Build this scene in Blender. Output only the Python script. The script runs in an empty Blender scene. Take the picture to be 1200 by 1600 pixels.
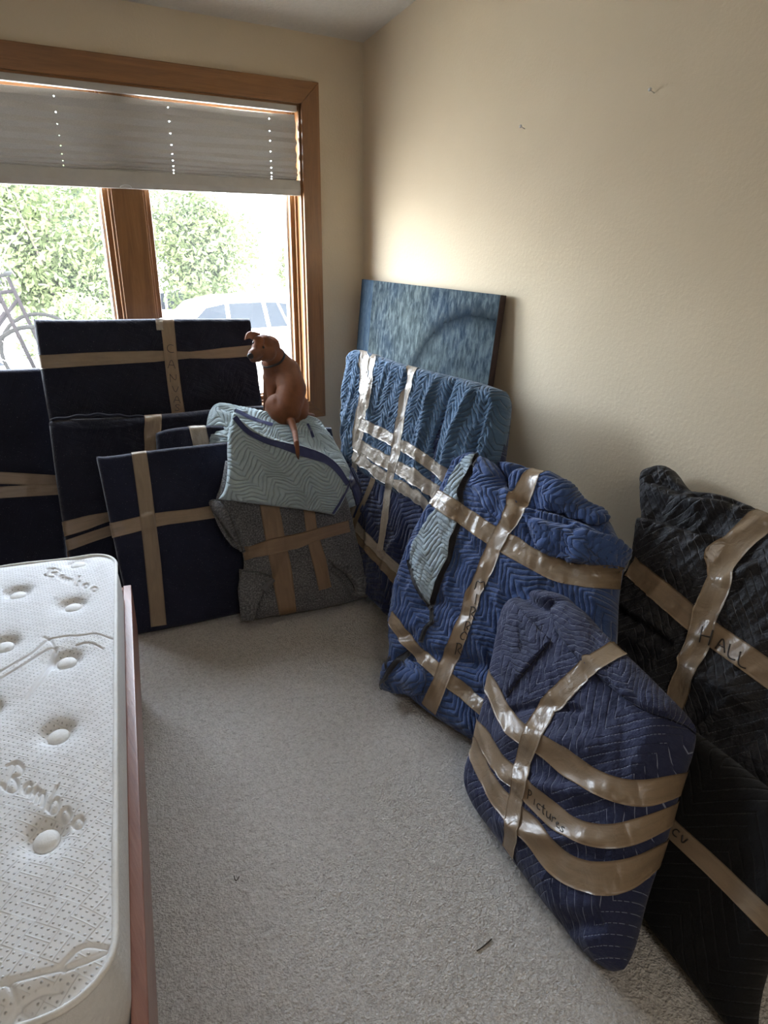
import bpy, bmesh, math, random
import numpy as np
from mathutils import Vector, Matrix
from mathutils.bvhtree import BVHTree

rng = np.random.RandomState(7)
random.seed(7)
sc = bpy.context.scene
COL = sc.collection

# ------------------------------------------------------------------ camera, world, lights, exposure
FPX, PITCH, ROLL, YAW, CAMH = 1075.0, math.radians(22.13), math.radians(-0.70), math.radians(33.2), 1.5
_f = np.array([math.sin(YAW)*math.cos(PITCH), math.cos(YAW)*math.cos(PITCH), -math.sin(PITCH)])
_r = np.array([math.cos(YAW), -math.sin(YAW), 0.0])
_d = np.cross(_f, _r)
CR = math.cos(ROLL)*_r + math.sin(ROLL)*_d
CD = -math.sin(ROLL)*_r + math.cos(ROLL)*_d
CO = np.array([0, 0, CAMH])
cam_d = bpy.data.cameras.new('camera')
cam = bpy.data.objects.new('camera', cam_d)
COL.objects.link(cam)
cam_d.sensor_fit = 'VERTICAL'
cam_d.sensor_height = 36.0
cam_d.lens = 36.0*FPX/1600.0
cam_d.clip_start = 0.02
cam_d.clip_end = 300
M = Matrix(((CR[0], -CD[0], -_f[0], 0), (CR[1], -CD[1], -_f[1], 0), (CR[2], -CD[2], -_f[2], CAMH), (0, 0, 0, 1)))
cam.matrix_world = M
sc.camera = cam

sc.view_settings.view_transform = 'Standard'
sc.view_settings.look = 'None'
sc.view_settings.gamma = 1.0
sc.view_settings.use_curve_mapping = False
sc.view_settings.exposure = 0.30
sc.cycles.max_bounces = 10
sc.cycles.diffuse_bounces = 6
sc.cycles.glossy_bounces = 3
sc.cycles.transparent_max_bounces = 12
sc.cycles.sample_clamp_indirect = 6.0
sc.cycles.use_denoising = True
sc.cycles.caustics_reflective = False
sc.cycles.caustics_refractive = False

world = bpy.data.worlds.new('daylight')
sc.world = world
world.use_nodes = True
wn = world.node_tree
bg = wn.nodes['Background']
sky = wn.nodes.new('ShaderNodeTexSky')
sky.sky_type = 'NISHITA'
sky.sun_disc = False
sky.sun_elevation = math.radians(52)
sky.sun_rotation = math.radians(200)
sky.air_density = 1.0
sky.dust_density = 4.0
sky.ozone_density = 1.0
mixw = wn.nodes.new('ShaderNodeMixRGB')
mixw.inputs[0].default_value = 0.62
mixw.inputs[2].default_value = (0.30, 0.315, 0.33, 1)
sclw = wn.nodes.new('ShaderNodeMixRGB'); sclw.blend_type = 'MULTIPLY'; sclw.inputs[0].default_value = 1
sclw.inputs[2].default_value = (0.075, 0.075, 0.075, 1)
wn.links.new(sky.outputs[0], sclw.inputs[1])
wn.links.new(sclw.outputs[0], mixw.inputs[1])
wn.links.new(mixw.outputs[0], bg.inputs[0])
WORLD_STRENGTH = 120.0
bg.inputs[1].default_value = WORLD_STRENGTH

def lamp(name, kind, energy, loc, rot, color, **kw):
    l = bpy.data.lights.new(name, kind)
    l.energy = energy
    l.color = color
    for k, v in kw.items():
        setattr(l, k, v)
    o = bpy.data.objects.new(name, l)
    COL.objects.link(o)
    o.location = loc
    o.rotation_euler = rot
    return o
# sun stands high behind the house (no direct sun enters the window)
lamp('sun', 'SUN', 11.0, (0, 0, 20), (math.radians(40), 0, math.radians(-25)), (1.0, 0.95, 0.86), angle=math.radians(0.6))
# portal for sampling the sky through the window
p = lamp('window_portal', 'AREA', 1.0, (0.857, 3.53, 1.37), (math.radians(-90), 0, 0), (1, 1, 1), shape='RECTANGLE', size=1.62, size_y=1.42)
p.data.cycles.is_portal = True
# added fill light behind the camera, stands for no known lamp
lamp('fill_light', 'AREA', 20.0, (0.2, -1.3, 2.72), (0, 0, 0), (1.0, 0.93, 0.83), shape='DISK', size=1.1)

# ------------------------------------------------------------------ helpers: rays of the survey
def ray(x, y):
    return (x-600)/FPX*CR + (y-800)/FPX*CD + _f

class Plane:
    """leaning plane: base line through O along U, rising along V, outward normal N"""
    def __init__(s, O, U, tan_lean, back):
        U = np.array(U, float); U /= np.linalg.norm(U)
        back = np.array(back, float); back -= U*back.dot(U); back /= np.linalg.norm(back)
        V = np.array([0, 0, 1.0]) + back*tan_lean; V /= np.linalg.norm(V)
        N = np.cross(U, V)
        if N.dot(-back) < 0: N = -N
        s.O, s.U, s.V, s.N = np.array(O, float), U, V, N
    def px(s, x, y):
        d = ray(x, y)
        t = (s.O-CO).dot(s.N)/d.dot(s.N)
        q = CO+d*t-s.O
        return (q.dot(s.U), q.dot(s.V))
    def pts(s, u, v, n=0.0):
        u = np.asarray(u)[..., None]; v = np.asarray(v)[..., None]; n = np.asarray(n)[..., None]
        return s.O + u*s.U + v*s.V + n*s.N

def chaikin(P, it=2):
    P = np.array(P, float)
    for _ in range(it):
        if len(P) < 3: return P
        Q = [P[0]]
        for i in range(len(P)-1):
            Q.append(P[i]*.75+P[i+1]*.25); Q.append(P[i]*.25+P[i+1]*.75)
        Q.append(P[-1]); P = np.array(Q)
    return P

def resample(P, n):
    P = np.array(P, float)
    d = np.r_[0, np.cumsum(np.linalg.norm(np.diff(P, axis=0), axis=1))]
    t = np.linspace(0, d[-1], n)
    return np.stack([np.interp(t, d, P[:, k]) for k in range(P.shape[1])], 1)

def coons(bot, right, top, left, nx, ny, smooth=2):
    """bot L->R, right B->T, top L->R, left B->T ; returns (ny,nx,k)"""
    B = resample(chaikin(bot, smooth), nx); T = resample(chaikin(top, smooth), nx)
    L = resample(chaikin(left, smooth), ny); R = resample(chaikin(right, smooth), ny)
    s = np.linspace(0, 1, nx)[None, :, None]; t = np.linspace(0, 1, ny)[:, None, None]
    P = (1-t)*B[None]+t*T[None]+(1-s)*L[:, None]+s*R[:, None]
    P -= (1-s)*(1-t)*B[0]+s*(1-t)*B[-1]+(1-s)*t*T[0]+s*t*T[-1]
    return P

def vnoise(x, y, seed=0):
    r = np.random.RandomState(seed).rand(64, 64)
    xi = np.floor(x).astype(int); yi = np.floor(y).astype(int)
    fx = x-xi; fy = y-yi
    fx = fx*fx*fx*(fx*(fx*6-15)+10); fy = fy*fy*fy*(fy*(fy*6-15)+10)
    g = lambda a, b: r[b % 64, a % 64]
    return (g(xi, yi)*(1-fx)+g(xi+1, yi)*fx)*(1-fy)+(g(xi, yi+1)*(1-fx)+g(xi+1, yi+1)*fx)*fy - 0.5

def fbm(x, y, seed=0, oct=3):
    return sum(vnoise(x*2**k+k*7.3, y*2**k-k*3.1, seed+k)*0.5**k for k in range(oct))

def ridged(x, y, seed=0, oct=3):
    return sum((0.5-np.abs(vnoise(x*2**k+k*7.3, y*2**k-k*3.1, seed+k))*2)*0.5**k for k in range(oct))

def tri(x):
    return 4*np.abs(x-np.floor(x)-0.5)-1

def quilt_uv(a, b, q, dis=1.0):
    """cloth coordinates that follow the quilting; q = (pitch, zig length, zig amplitude, angle)"""
    if q is None: return a, b
    ang = q[3]
    c, s = math.cos(ang), math.sin(ang)
    a2 = a*c+b*s; b2 = -a*s+b*c
    return a2+0.030*dis*fbm(a*6, b*6, 31), b2+0.034*dis*fbm(a*5+4, b*5, 37)
def quilt(a2, b2, q):
    """moving-blanket quilting height, 0..1, on coordinates from quilt_uv"""
    pitch, L, A, ang = q
    ph = (b2+A*tri(a2/L))/pitch
    fr = ph-np.floor(ph)
    base = 1-np.abs(2*fr-1)**2.2
    # puckers along each channel
    return base*(0.85+0.35*vnoise(a2/0.030, np.floor(ph)*3.7, 41))

def poly_dist(u, v, P):
    """distance and signed side from grid points to polyline P"""
    P = np.array(P, float)
    best = np.full(u.shape, 1e9); sg = np.ones(u.shape); par = np.zeros(u.shape)
    L = np.r_[0, np.cumsum(np.linalg.norm(np.diff(P, axis=0), axis=1))]
    for i in range(len(P)-1):
        a, b = P[i], P[i+1]; ab = b-a; l2 = ab.dot(ab)+1e-12
        t = np.clip(((u-a[0])*ab[0]+(v-a[1])*ab[1])/l2, 0, 1)
        dx = u-a[0]-t*ab[0]; dy = v-a[1]-t*ab[1]
        d = np.hypot(dx, dy); m = d < best
        best = np.where(m, d, best)
        sg = np.where(m, np.sign(ab[0]*dy-ab[1]*dx), sg)
        par = np.where(m, (L[i]+t*(L[i+1]-L[i]))/L[-1], par)
    return best, sg, par

def fold_height(u, v, folds, conv):
    z = np.zeros(u.shape)
    for P, amp, w, kind in folds:
        Q = chaikin([conv(*p) for p in P], 2)
        d, sg, par = poly_dist(u, v, Q)
        end = np.clip(np.minimum(par, 1-par)*6, 0, 1)**0.7 if kind != 'dent' else 1
        if kind in ('ridge', 'dent'):
            z += amp*np.exp(-(d/w)**2)*end
        else:  # 'step': an overlapping layer lies on the left of the traced line
            sd = d*sg
            up = 1/(1+np.exp(-sd/0.0035))
            z += amp*up*np.exp(-np.maximum(sd, 0)/w)*end - 0.7*amp*(1-up)*np.exp(-np.maximum(-sd, 0)/(0.35*w))*end
    return z

# ------------------------------------------------------------------ helpers: meshes and objects
def link(o, parent=None):
    COL.objects.link(o)
    if parent: o.parent = parent
    return o

def build(name, V, F, mat, parent=None, uv=None, smooth=True, cattr=None, edges=False):
    """V world-space verts; parts are stored relative to their parent's place"""
    V = np.asarray(V, float).reshape(-1, 3)
    if parent is not None:
        V = V-np.array(world_loc(parent))
    me = bpy.data.meshes.new(name)
    if isinstance(F, np.ndarray):
        F = F.reshape(-1, 4)
        me.vertices.add(len(V)); me.vertices.foreach_set('co', V.ravel())
        me.loops.add(F.size); me.loops.foreach_set('vertex_index', F.ravel().astype(np.int32))
        me.polygons.add(len(F)); me.polygons.foreach_set('loop_start', np.arange(0, F.size, 4, dtype=np.int32))
        me.update(calc_edges=True)
    else:
        me.from_pydata([tuple(x) for x in V], [], [tuple(int(i) for i in f) for f in F])
    if uv is not None:
        uv = np.asarray(uv).reshape(-1, 2)
        idx = np.zeros(len(me.loops), np.int32); me.loops.foreach_get('vertex_index', idx)
        l = me.uv_layers.new(name='UVMap'); l.data.foreach_set('uv', uv[idx].astype(np.float32).ravel())
    if cattr is not None:
        ca = me.color_attributes.new('fur', 'FLOAT_COLOR', 'POINT')
        ca.data.foreach_set('color', np.asarray(cattr, np.float32).ravel())
    if smooth:
        me.polygons.foreach_set('use_smooth', np.ones(len(me.polygons), bool))
    me.materials.append(mat)
    me.validate(); me.update()
    return link(bpy.data.objects.new(name, me), parent)

def world_loc(o):
    l = Vector((0, 0, 0))
    while o is not None:
        l = l+o.location; o = o.parent
    return l

def thing(name, loc, label, cat, group=None):
    o = bpy.data.objects.new(name, None)
    o.empty_display_size = 0.1
    link(o); o.location = loc
    return tag(o, label, cat, group)

def tag(o, label, cat, group=None):
    o['label'] = label; o['category'] = cat
    if group: o['group'] = group
    return o

def struct(o, label=None):
    o['kind'] = 'structure'
    if label: o['label'] = label
    return o

def grid_faces(ny, nx, idx=None, flip=False):
    if idx is None: idx = np.arange(ny*nx).reshape(ny, nx)
    a, b, c, d = idx[:-1, :-1], idx[:-1, 1:], idx[1:, 1:], idx[1:, :-1]
    F = np.stack([a, b, c, d] if not flip else [d, c, b, a], -1).reshape(-1, 4)
    return F

def box_vf(lo, hi):
    x0, y0, z0 = lo; x1, y1, z1 = hi
    V = [(x0, y0, z0), (x1, y0, z0), (x1, y1, z0), (x0, y1, z0), (x0, y0, z1), (x1, y0, z1), (x1, y1, z1), (x0, y1, z1)]
    F = [(0, 3, 2, 1), (4, 5, 6, 7), (0, 1, 5, 4), (1, 2, 6, 5), (2, 3, 7, 6), (3, 0, 4, 7)]
    return V, F

def obox(name, O, U, Vv, Nn, du, dv, dn, mat, parent=None, bevel=0.0, seg=2):
    """box spanned by three axes from corner O"""
    U, Vv, Nn = [np.array(q, float) for q in (U, Vv, Nn)]
    O = np.array(O, float)
    V, F = box_vf((0, 0, 0), (1, 1, 1))
    V = np.array([O+U*a*du+Vv*b*dv+Nn*c*dn for a, b, c in V])
    return bevel_build(name, V, F, mat, parent, bevel, seg)

def bevel_build(name, V, F, mat, parent=None, bevel=0.0, seg=2):
    bm = bmesh.new()
    vs = [bm.verts.new(v) for v in V]
    for f in F: bm.faces.new([vs[i] for i in f])
    bmesh.ops.recalc_face_normals(bm, faces=bm.faces)
    if bevel > 0:
        bmesh.ops.bevel(bm, geom=list(bm.edges), offset=bevel, segments=seg, affect='EDGES', profile=0.5)
    V2 = [v.co[:] for v in bm.verts]; bm.verts.index_update()
    F2 = [[v.index for v in f.verts] for f in bm.faces]
    bm.free()
    o = build(name, V2, F2, mat, parent, smooth=False)
    return o

def abox(name, lo, hi, mat, parent=None, bevel=0.0, seg=2):
    V, F = box_vf(lo, hi)
    return bevel_build(name, V, F, mat, parent, bevel, seg)

def tube_vf(path, rad, seg=8, closed=False):
    P = np.array(path, float); n = len(P)
    rad = np.broadcast_to(rad, (n,))
    T = np.gradient(P, axis=0)
    if closed: T = np.roll(P, -1, 0)-np.roll(P, 1, 0)
    T /= np.linalg.norm(T, axis=1)[:, None]+1e-12
    ref = np.array([0, 0, 1.0]) if abs(T[0][2]) < .9 else np.array([1.0, 0, 0])
    V = []
    A = np.cross(T[0], ref); A /= np.linalg.norm(A)
    for i in range(n):
        A = A-T[i]*A.dot(T[i]); A /= np.linalg.norm(A); B = np.cross(T[i], A)
        for k in range(seg):
            an = 2*math.pi*k/seg
            V.append(P[i]+rad[i]*(math.cos(an)*A+math.sin(an)*B))
    F = []
    m = n if closed else n-1
    for i in range(m):
        for k in range(seg):
            a = i*seg+k; b = i*seg+(k+1) % seg; c = ((i+1) % n)*seg+(k+1) % seg; d = ((i+1) % n)*seg+k
            F.append((a, b, c, d))
    if not closed:
        F.append(tuple(range(seg-1, -1, -1))); F.append(tuple((n-1)*seg+k for k in range(seg)))
    return V, F

def tube(name, path, rad, mat, parent=None, seg=8, closed=False):
    V, F = tube_vf(path, rad, seg, closed)
    return build(name, V, F, mat, parent)

def merge(parts):
    V, F = [], []
    for v, f in parts:
        o = len(V); V += [tuple(x) for x in v]; F += [tuple(i+o for i in q) for q in f]
    return V, F

# ------------------------------------------------------------------ materials
class NT:
    def __init__(s, name):
        s.m = bpy.data.materials.new(name); s.m.use_nodes = True
        s.t = s.m.node_tree; s.b = s.t.nodes['Principled BSDF']; s.out = s.t.nodes['Material Output']
    def n(s, typ, **kw):
        x = s.t.nodes.new(typ)
        for k, v in kw.items(): setattr(x, k, v)
        return x
    def l(s, a, b): s.t.links.new(a, b)
    def math(s, op, a, b=None, c=None):
        x = s.n('ShaderNodeMath', operation=op)
        for i, v in enumerate((a, b, c)):
            if v is None: continue
            if isinstance(v, (int, float)): x.inputs[i].default_value = v
            else: s.l(v, x.inputs[i])
        return x.outputs[0]
    def mix(s, fac, a, b, blend='MIX'):
        x = s.n('ShaderNodeMixRGB', blend_type=blend)
        for i, v in enumerate((fac, a, b)):
            if isinstance(v, (int, float)): x.inputs[i].default_value = v
            elif isinstance(v, tuple): x.inputs[i].default_value = (*v, 1)[:4]
            else: s.l(v, x.inputs[i])
        return x.outputs[0]
    def noise(s, scale, detail=3, rough=.5, vec=None, dist=0.0):
        x = s.n('ShaderNodeTexNoise'); x.inputs['Scale'].default_value = scale
        x.inputs['Detail'].default_value = detail; x.inputs['Roughness'].default_value = rough
        x.inputs['Distortion'].default_value = dist
        if vec is not None: s.l(vec, x.inputs['Vector'])
        return x.outputs['Fac']
    def geo(s): return s.n('ShaderNodeNewGeometry').outputs['Position']
    def uv(s): return s.n('ShaderNodeTexCoord').outputs['UV']
    def mapping(s, vec, scale=(1, 1, 1), rot=(0, 0, 0), loc=(0, 0, 0)):
        x = s.n('ShaderNodeMapping'); x.inputs['Scale'].default_value = scale
        x.inputs['Rotation'].default_value = rot; x.inputs['Location'].default_value = loc
        s.l(vec, x.inputs['Vector']); return x.outputs[0]
    def bump(s, h, strength=.3, dist=.01, prev=None):
        x = s.n('ShaderNodeBump'); x.inputs['Strength'].default_value = strength
        x.inputs['Distance'].default_value = dist; s.l(h, x.inputs['Height'])
        if prev is not None: s.l(prev, x.inputs['Normal'])
        return x.outputs[0]
    def ramp(s, fac, stops):
        x = s.n('ShaderNodeValToRGB'); s.l(fac, x.inputs[0])
        e = x.color_ramp.elements
        while len(e) < len(stops): e.new(0.5)
        for i, (p, c) in enumerate(stops):
            e[i].position = p; e[i].color = (*c, 1) if len(c) == 3 else c
        return x.outputs[0]
    def set(s, **kw):
        names = dict(color='Base Color', rough='Roughness', spec='Specular IOR Level', metal='Metallic', coat='Coat Weight',
                     coatr='Coat Roughness', sheen='Sheen Weight', normal='Normal', trans='Transmission Weight', alpha='Alpha')
        for k, v in kw.items():
            i = s.b.inputs[names[k]]
            if isinstance(v, (int, float)): i.default_value = v
            elif isinstance(v, tuple): i.default_value = (*v, 1)[:4]
            else: s.l(v, i)
        return s.m

def plain(name, color, rough=.6, var=.12, scale=30, bump=.05, **kw):
    t = NT(name); p = t.geo(); n = t.noise(scale, 4, .6, p)
    dark = tuple(c*(1-var) for c in color); lite = tuple(min(1, c*(1+var)) for c in color)
    t.set(color=t.ramp(n, [(.3, dark), (.7, lite)]), rough=rough, normal=t.bump(n, bump, .01), **kw)
    return t.m

def fabric(name, color, q=None, stitch=None, rough=.9, sheen=.25, spec=.15, wrinkle=.35, wscale=22, var=.25, groove=.0, lint=0.0, puffh=.0035):
    """quilted moving-blanket cloth; uv is metric; q as in quilt()"""
    t = NT(name); uv = t.uv()
    n1 = t.noise(6, 4, .6, uv); n2 = t.noise(wscale, 5, .62, uv, .4); n3 = t.noise(900, 2, .6, uv)
    c = t.ramp(n1, [(.25, tuple(k*(1-var) for k in color)), (.75, tuple(min(1, k*(1+var)) for k in color))])
    h = t.math('ADD', t.math('MULTIPLY', n2, .012*wrinkle*3), t.math('MULTIPLY', n3, .0006))
    if q is not None:
        pitch, L, A, ang = q
        sep = t.n('ShaderNodeSeparateXYZ'); t.l(uv, sep.inputs[0])
        a, b = sep.outputs[0], sep.outputs[1]
        pp = t.math('PINGPONG', a, L/2)                # 0..L/2
        zz = t.math('MULTIPLY', t.math('SUBTRACT', t.math('MULTIPLY', pp, 4/L), 1), -A)
        ph = t.math('FRACT', t.math('DIVIDE', t.math('ADD', b, zz), pitch))
        dd = t.math('ABSOLUTE', t.math('SUBTRACT', ph, .5))   # .5 at the stitch line
        line = t.math('GREATER_THAN', dd, .5-.0011/pitch)
        if stitch is not None:
            dash = t.math('GREATER_THAN', t.math('FRACT', t.math('MULTIPLY', t.math('ADD', a, b), 95)), .3)
            worn = t.math('GREATER_THAN', t.noise(14, 2, .5, uv), .40)
            c = t.mix(t.math('MULTIPLY', t.math('MULTIPLY', line, dash), t.math('MULTIPLY', worn, .8)), c, stitch)
        puff = t.math('MULTIPLY', t.math('POWER', t.math('MULTIPLY', dd, 2), 6), -1)
        h = t.math('ADD', h, t.math('MULTIPLY', puff, puffh))
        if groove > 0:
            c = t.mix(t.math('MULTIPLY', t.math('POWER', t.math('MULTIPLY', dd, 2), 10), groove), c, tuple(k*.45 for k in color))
    if lint > 0:
        ln = t.math('GREATER_THAN', t.noise(230, 1, .5, uv), .735)
        c = t.mix(t.math('MULTIPLY', ln, lint), c, (.35, .36, .42))
    t.set(color=c, rough=rough, sheen=sheen, spec=spec, normal=t.bump(h, 1.0, 1.0))
    return t.m

def tape_mat(name, color, rough=.28, crinkle=.5, var=.18):
    t = NT(name); uv = t.uv()
    st = t.mapping(uv, scale=(5, 40, 1)); n1 = t.noise(1.5, 4, .6, st, .6)
    n2 = t.noise(26, 3, .55, uv, 1.2)
    c = t.ramp(n1, [(.25, tuple(k*(1-var) for k in color)), (.8, tuple(min(1, k*(1+var)) for k in color))])
    h = t.math('ADD', t.math('MULTIPLY', n1, .004*crinkle), t.math('MULTIPLY', n2, .010*crinkle))
    t.set(color=c, rough=rough, spec=.45, coat=.12, coatr=.12, normal=t.bump(h, .8, 1.0))
    return t.m

MT = {}
MT['tape_brown'] = tape_mat('packing tape brown', (.215, .155, .100), .36, .24)
MT['tape_dull'] = tape_mat('packing tape dull', (.190, .140, .092), .42, .18)
MT['tape_crinkle'] = tape_mat('packing tape crinkled', (.225, .168, .114), .27, .42)
MT['tape_silver'] = tape_mat('packing tape glossy', (.34, .295, .245), .22, .65)
MT['tape_orange'] = tape_mat('tape on felt', (.20, .130, .078), .5, .25)
MT['ink'] = plain('marker ink', (.018, .014, .013), .5, .2)

Q_NAVY = (.030, .22, .05, .3)
MT['navy'] = fabric('navy blanket', (.0105, .0115, .0215), Q_NAVY, sheen=.15, wrinkle=.16, groove=.12, lint=.3, puffh=.0009)
MT['navy_light'] = fabric('navy blanket front', (.0120, .0140, .0290), Q_NAVY, sheen=.15, wrinkle=.16, groove=.12, lint=.3, puffh=.0009)
Q_TEAL = (.024, .10, .030, .0)
MT['teal'] = fabric('steel blue quilted blanket', (.062, .115, .195), Q_TEAL, sheen=.25, wrinkle=.35, groove=.55)
MT['indigo'] = fabric('indigo quilted blanket', (.022, .032, .082), (.024, .16, .03, 1.0), sheen=.2, wrinkle=.35, groove=.5)
Q_BLUE = (.025, .12, .035, 1.1)
MT['blue'] = fabric('royal blue quilted blanket', (.036, .070, .190), Q_BLUE, sheen=.25, wrinkle=.4, groove=.5)
Q_PALE = (.020, .14, .030, .2)
MT['pale'] = fabric('pale blue quilted lining', (.30, .37, .42), Q_PALE, sheen=.2, wrinkle=.35, groove=.35, var=.12)
MT['aqua'] = fabric('pale aqua quilted blanket', (.35, .43, .46), (.019, .13, .026, .35), sheen=.2, wrinkle=.3, groove=.30, var=.14)
MT['binding'] = fabric('dark binding tape', (.016, .015, .018), None, sheen=.2, wrinkle=.2)
MT['binding_navy'] = fabric('navy binding tape', (.040, .048, .120), None, sheen=.2, wrinkle=.2)
Q_ST = (.034, .24, .085, .55)
MT['stitched'] = fabric('indigo stitched blanket', (.0165, .0215, .062), Q_ST, (.26, .29, .40), rough=.75, sheen=.1, spec=.25, puffh=.0022, wrinkle=.6, wscale=12, lint=.0)
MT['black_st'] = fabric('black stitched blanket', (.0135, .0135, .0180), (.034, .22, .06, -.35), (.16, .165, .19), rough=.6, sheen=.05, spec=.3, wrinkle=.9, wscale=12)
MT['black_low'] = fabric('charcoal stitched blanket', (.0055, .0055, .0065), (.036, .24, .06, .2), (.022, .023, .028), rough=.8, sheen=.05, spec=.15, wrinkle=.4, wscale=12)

def felt():
    t = NT('grey felt'); uv = t.uv()
    n = t.noise(160, 4, .7, uv); m = t.noise(9, 3, .6, uv)
    c = t.ramp(n, [(.38, (.030, .032, .036)), (.5, (.10, .102, .108)), (.62, (.27, .27, .28))])
    c = t.mix(.4, c, t.ramp(m, [(.3, (.05, .05, .055)), (.7, (.16, .16, .165))]))
    t.set(color=c, rough=.95, sheen=.2, spec=.1, normal=t.bump(n, .6, .004))
    return t.m
MT['felt'] = felt()

def paint_wall():
    t = NT('cream wall paint'); p = t.geo()
    n = t.noise(70, 4, .6, p); m = t.noise(2.2, 3, .5, p)
    c = t.ramp(m, [(.3, (.580, .495, .375)), (.7, (.620, .532, .408))])
    t.set(color=c, rough=.95, spec=.04, normal=t.bump(n, .25, .006))
    return t.m
MT['wall'] = paint_wall()
MT['ceiling'] = plain('ceiling paint', (.56, .53, .48), .9, .04, 60, .35)

def carpet():
    t = NT('beige carpet'); p = t.geo()
    n = t.noise(150, 4, .7, p, .5); m = t.noise(62, 4, .65, p, .8); w = t.noise(3.2, 3, .6, p); g = t.noise(24, 3, .6, p, .5)
    vo = t.n('ShaderNodeTexVoronoi'); vo.inputs['Scale'].default_value = 170; t.l(p, vo.inputs['Vector'])
    c = t.ramp(n, [(.32, (.33, .305, .285)), (.5, (.67, .635, .605)), (.68, (.88, .86, .83))])
    c = t.mix(.45, c, t.ramp(m, [(.34, (.36, .33, .305)), (.5, (.68, .645, .61)), (.66, (.84, .81, .78))]))
    c = t.mix(.25, c, t.ramp(w, [(.35, (.58, .55, .52)), (.65, (.73, .70, .675))]))
    fl = t.math('GREATER_THAN', t.noise(120, 1, .5, p), .78)
    c = t.mix(t.math('MULTIPLY', fl, .5), c, (.12, .10, .09))
    h = t.math('ADD', t.math('MULTIPLY', n, .5), t.math('ADD', t.math('MULTIPLY', m, 1.3), t.math('ADD', t.math('MULTIPLY', g, .9), t.math('MULTIPLY', vo.outputs['Distance'], .4))))
    t.set(color=c, rough=1.0, spec=.03, sheen=.1, normal=t.bump(h, 1.0, .016))
    return t.m
MT['carpet'] = carpet()

def wood(name, dark, mid, lite, scale, rough=.38, axis='Z', coat=.2):
    t = NT(name); p = t.n('ShaderNodeTexCoord').outputs['Object']
    sc3 = {'Z': (scale, scale, scale*.06), 'X': (scale*.06, scale, scale), 'Y': (scale, scale*.06, scale)}[axis]
    mp = t.mapping(p, scale=sc3)
    n = t.noise(1.0, 5, .6, mp, .8); f = t.noise(7, 3, .6, mp)
    wv = t.math('FRACT', t.math('MULTIPLY', n, 5))
    c = t.ramp(n, [(.28, dark), (.5, mid), (.72, lite)])
    c = t.mix(.22, c, t.ramp(wv, [(.0, dark), (.5, lite)]))
    c = t.mix(.2, c, t.ramp(f, [(.35, dark), (.65, lite)]))
    t.set(color=c, rough=rough, coat=coat, coatr=.3, normal=t.bump(f, .15, .003))
    return t.m
OAK = ((.130, .052, .015), (.205, .088, .027), (.275, .128, .044))
MT['oak_v'] = wood('oak trim vertical', *OAK, 22)
MT['oak_h'] = wood('oak trim horizontal', *OAK, 22, axis='X')
MT['oak_d'] = wood('oak jamb', *OAK, 22, axis='Y')
MT['bedwood'] = wood('cherry bed rail', (.15, .058, .040), (.225, .098, .070), (.30, .145, .108), 30, .35, 'Y')
MT['vinyl'] = plain('white vinyl', (.66, .67, .68), .4, .04, 20, .02)
MT['blindrail'] = plain('blind rail', (.50, .48, .45), .5, .05, 20, .02)

def shade():
    t = NT('pleated shade fabric'); p = t.geo(); n = t.noise(300, 3, .6, p)
    c = t.ramp(n, [(.3, (.46, .44, .42)), (.7, (.56, .54, .52))])
    t.set(color=c, rough=.9, normal=t.bump(n, .3, .002))
    tr = t.n('ShaderNodeBsdfTranslucent'); tr.inputs[0].default_value = (.50, .46, .42, 1)
    mx = t.n('ShaderNodeMixShader'); mx.inputs[0].default_value = .005
    t.l(t.b.outputs[0], mx.inputs[1]); t.l(tr.outputs[0], mx.inputs[2]); t.l(mx.outputs[0], t.out.inputs[0])
    return t.m
MT['shade'] = shade()

def glass():
    t = NT('window glass')
    tb = t.n('ShaderNodeBsdfTransparent'); tb.inputs[0].default_value = (.96, .98, .97, 1)
    gl = t.n('ShaderNodeBsdfGlossy'); gl.inputs['Roughness'].default_value = .02
    du = t.n('ShaderNodeBsdfTranslucent'); du.inputs[0].default_value = (.9, .92, .9, 1)
    fr = t.n('ShaderNodeFresnel'); fr.inputs[0].default_value = 1.45
    m1 = t.n('ShaderNodeMixShader'); t.l(t.math('MULTIPLY', fr.outputs[0], .8), m1.inputs[0]); t.l(tb.outputs[0], m1.inputs[1]); t.l(gl.outputs[0], m1.inputs[2])
    veil = t.math('MULTIPLY', t.noise(3, 3, .5, t.geo()), .016)  # pale translucent mix imitates the bright glare haze over the panes
    m2 = t.n('ShaderNodeMixShader'); t.l(veil, m2.inputs[0]); t.l(m1.outputs[0], m2.inputs[1]); t.l(du.outputs[0], m2.inputs[2])
    t.l(m2.outputs[0], t.out.inputs[0])
    return t.m
MT['glass'] = glass()

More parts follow.
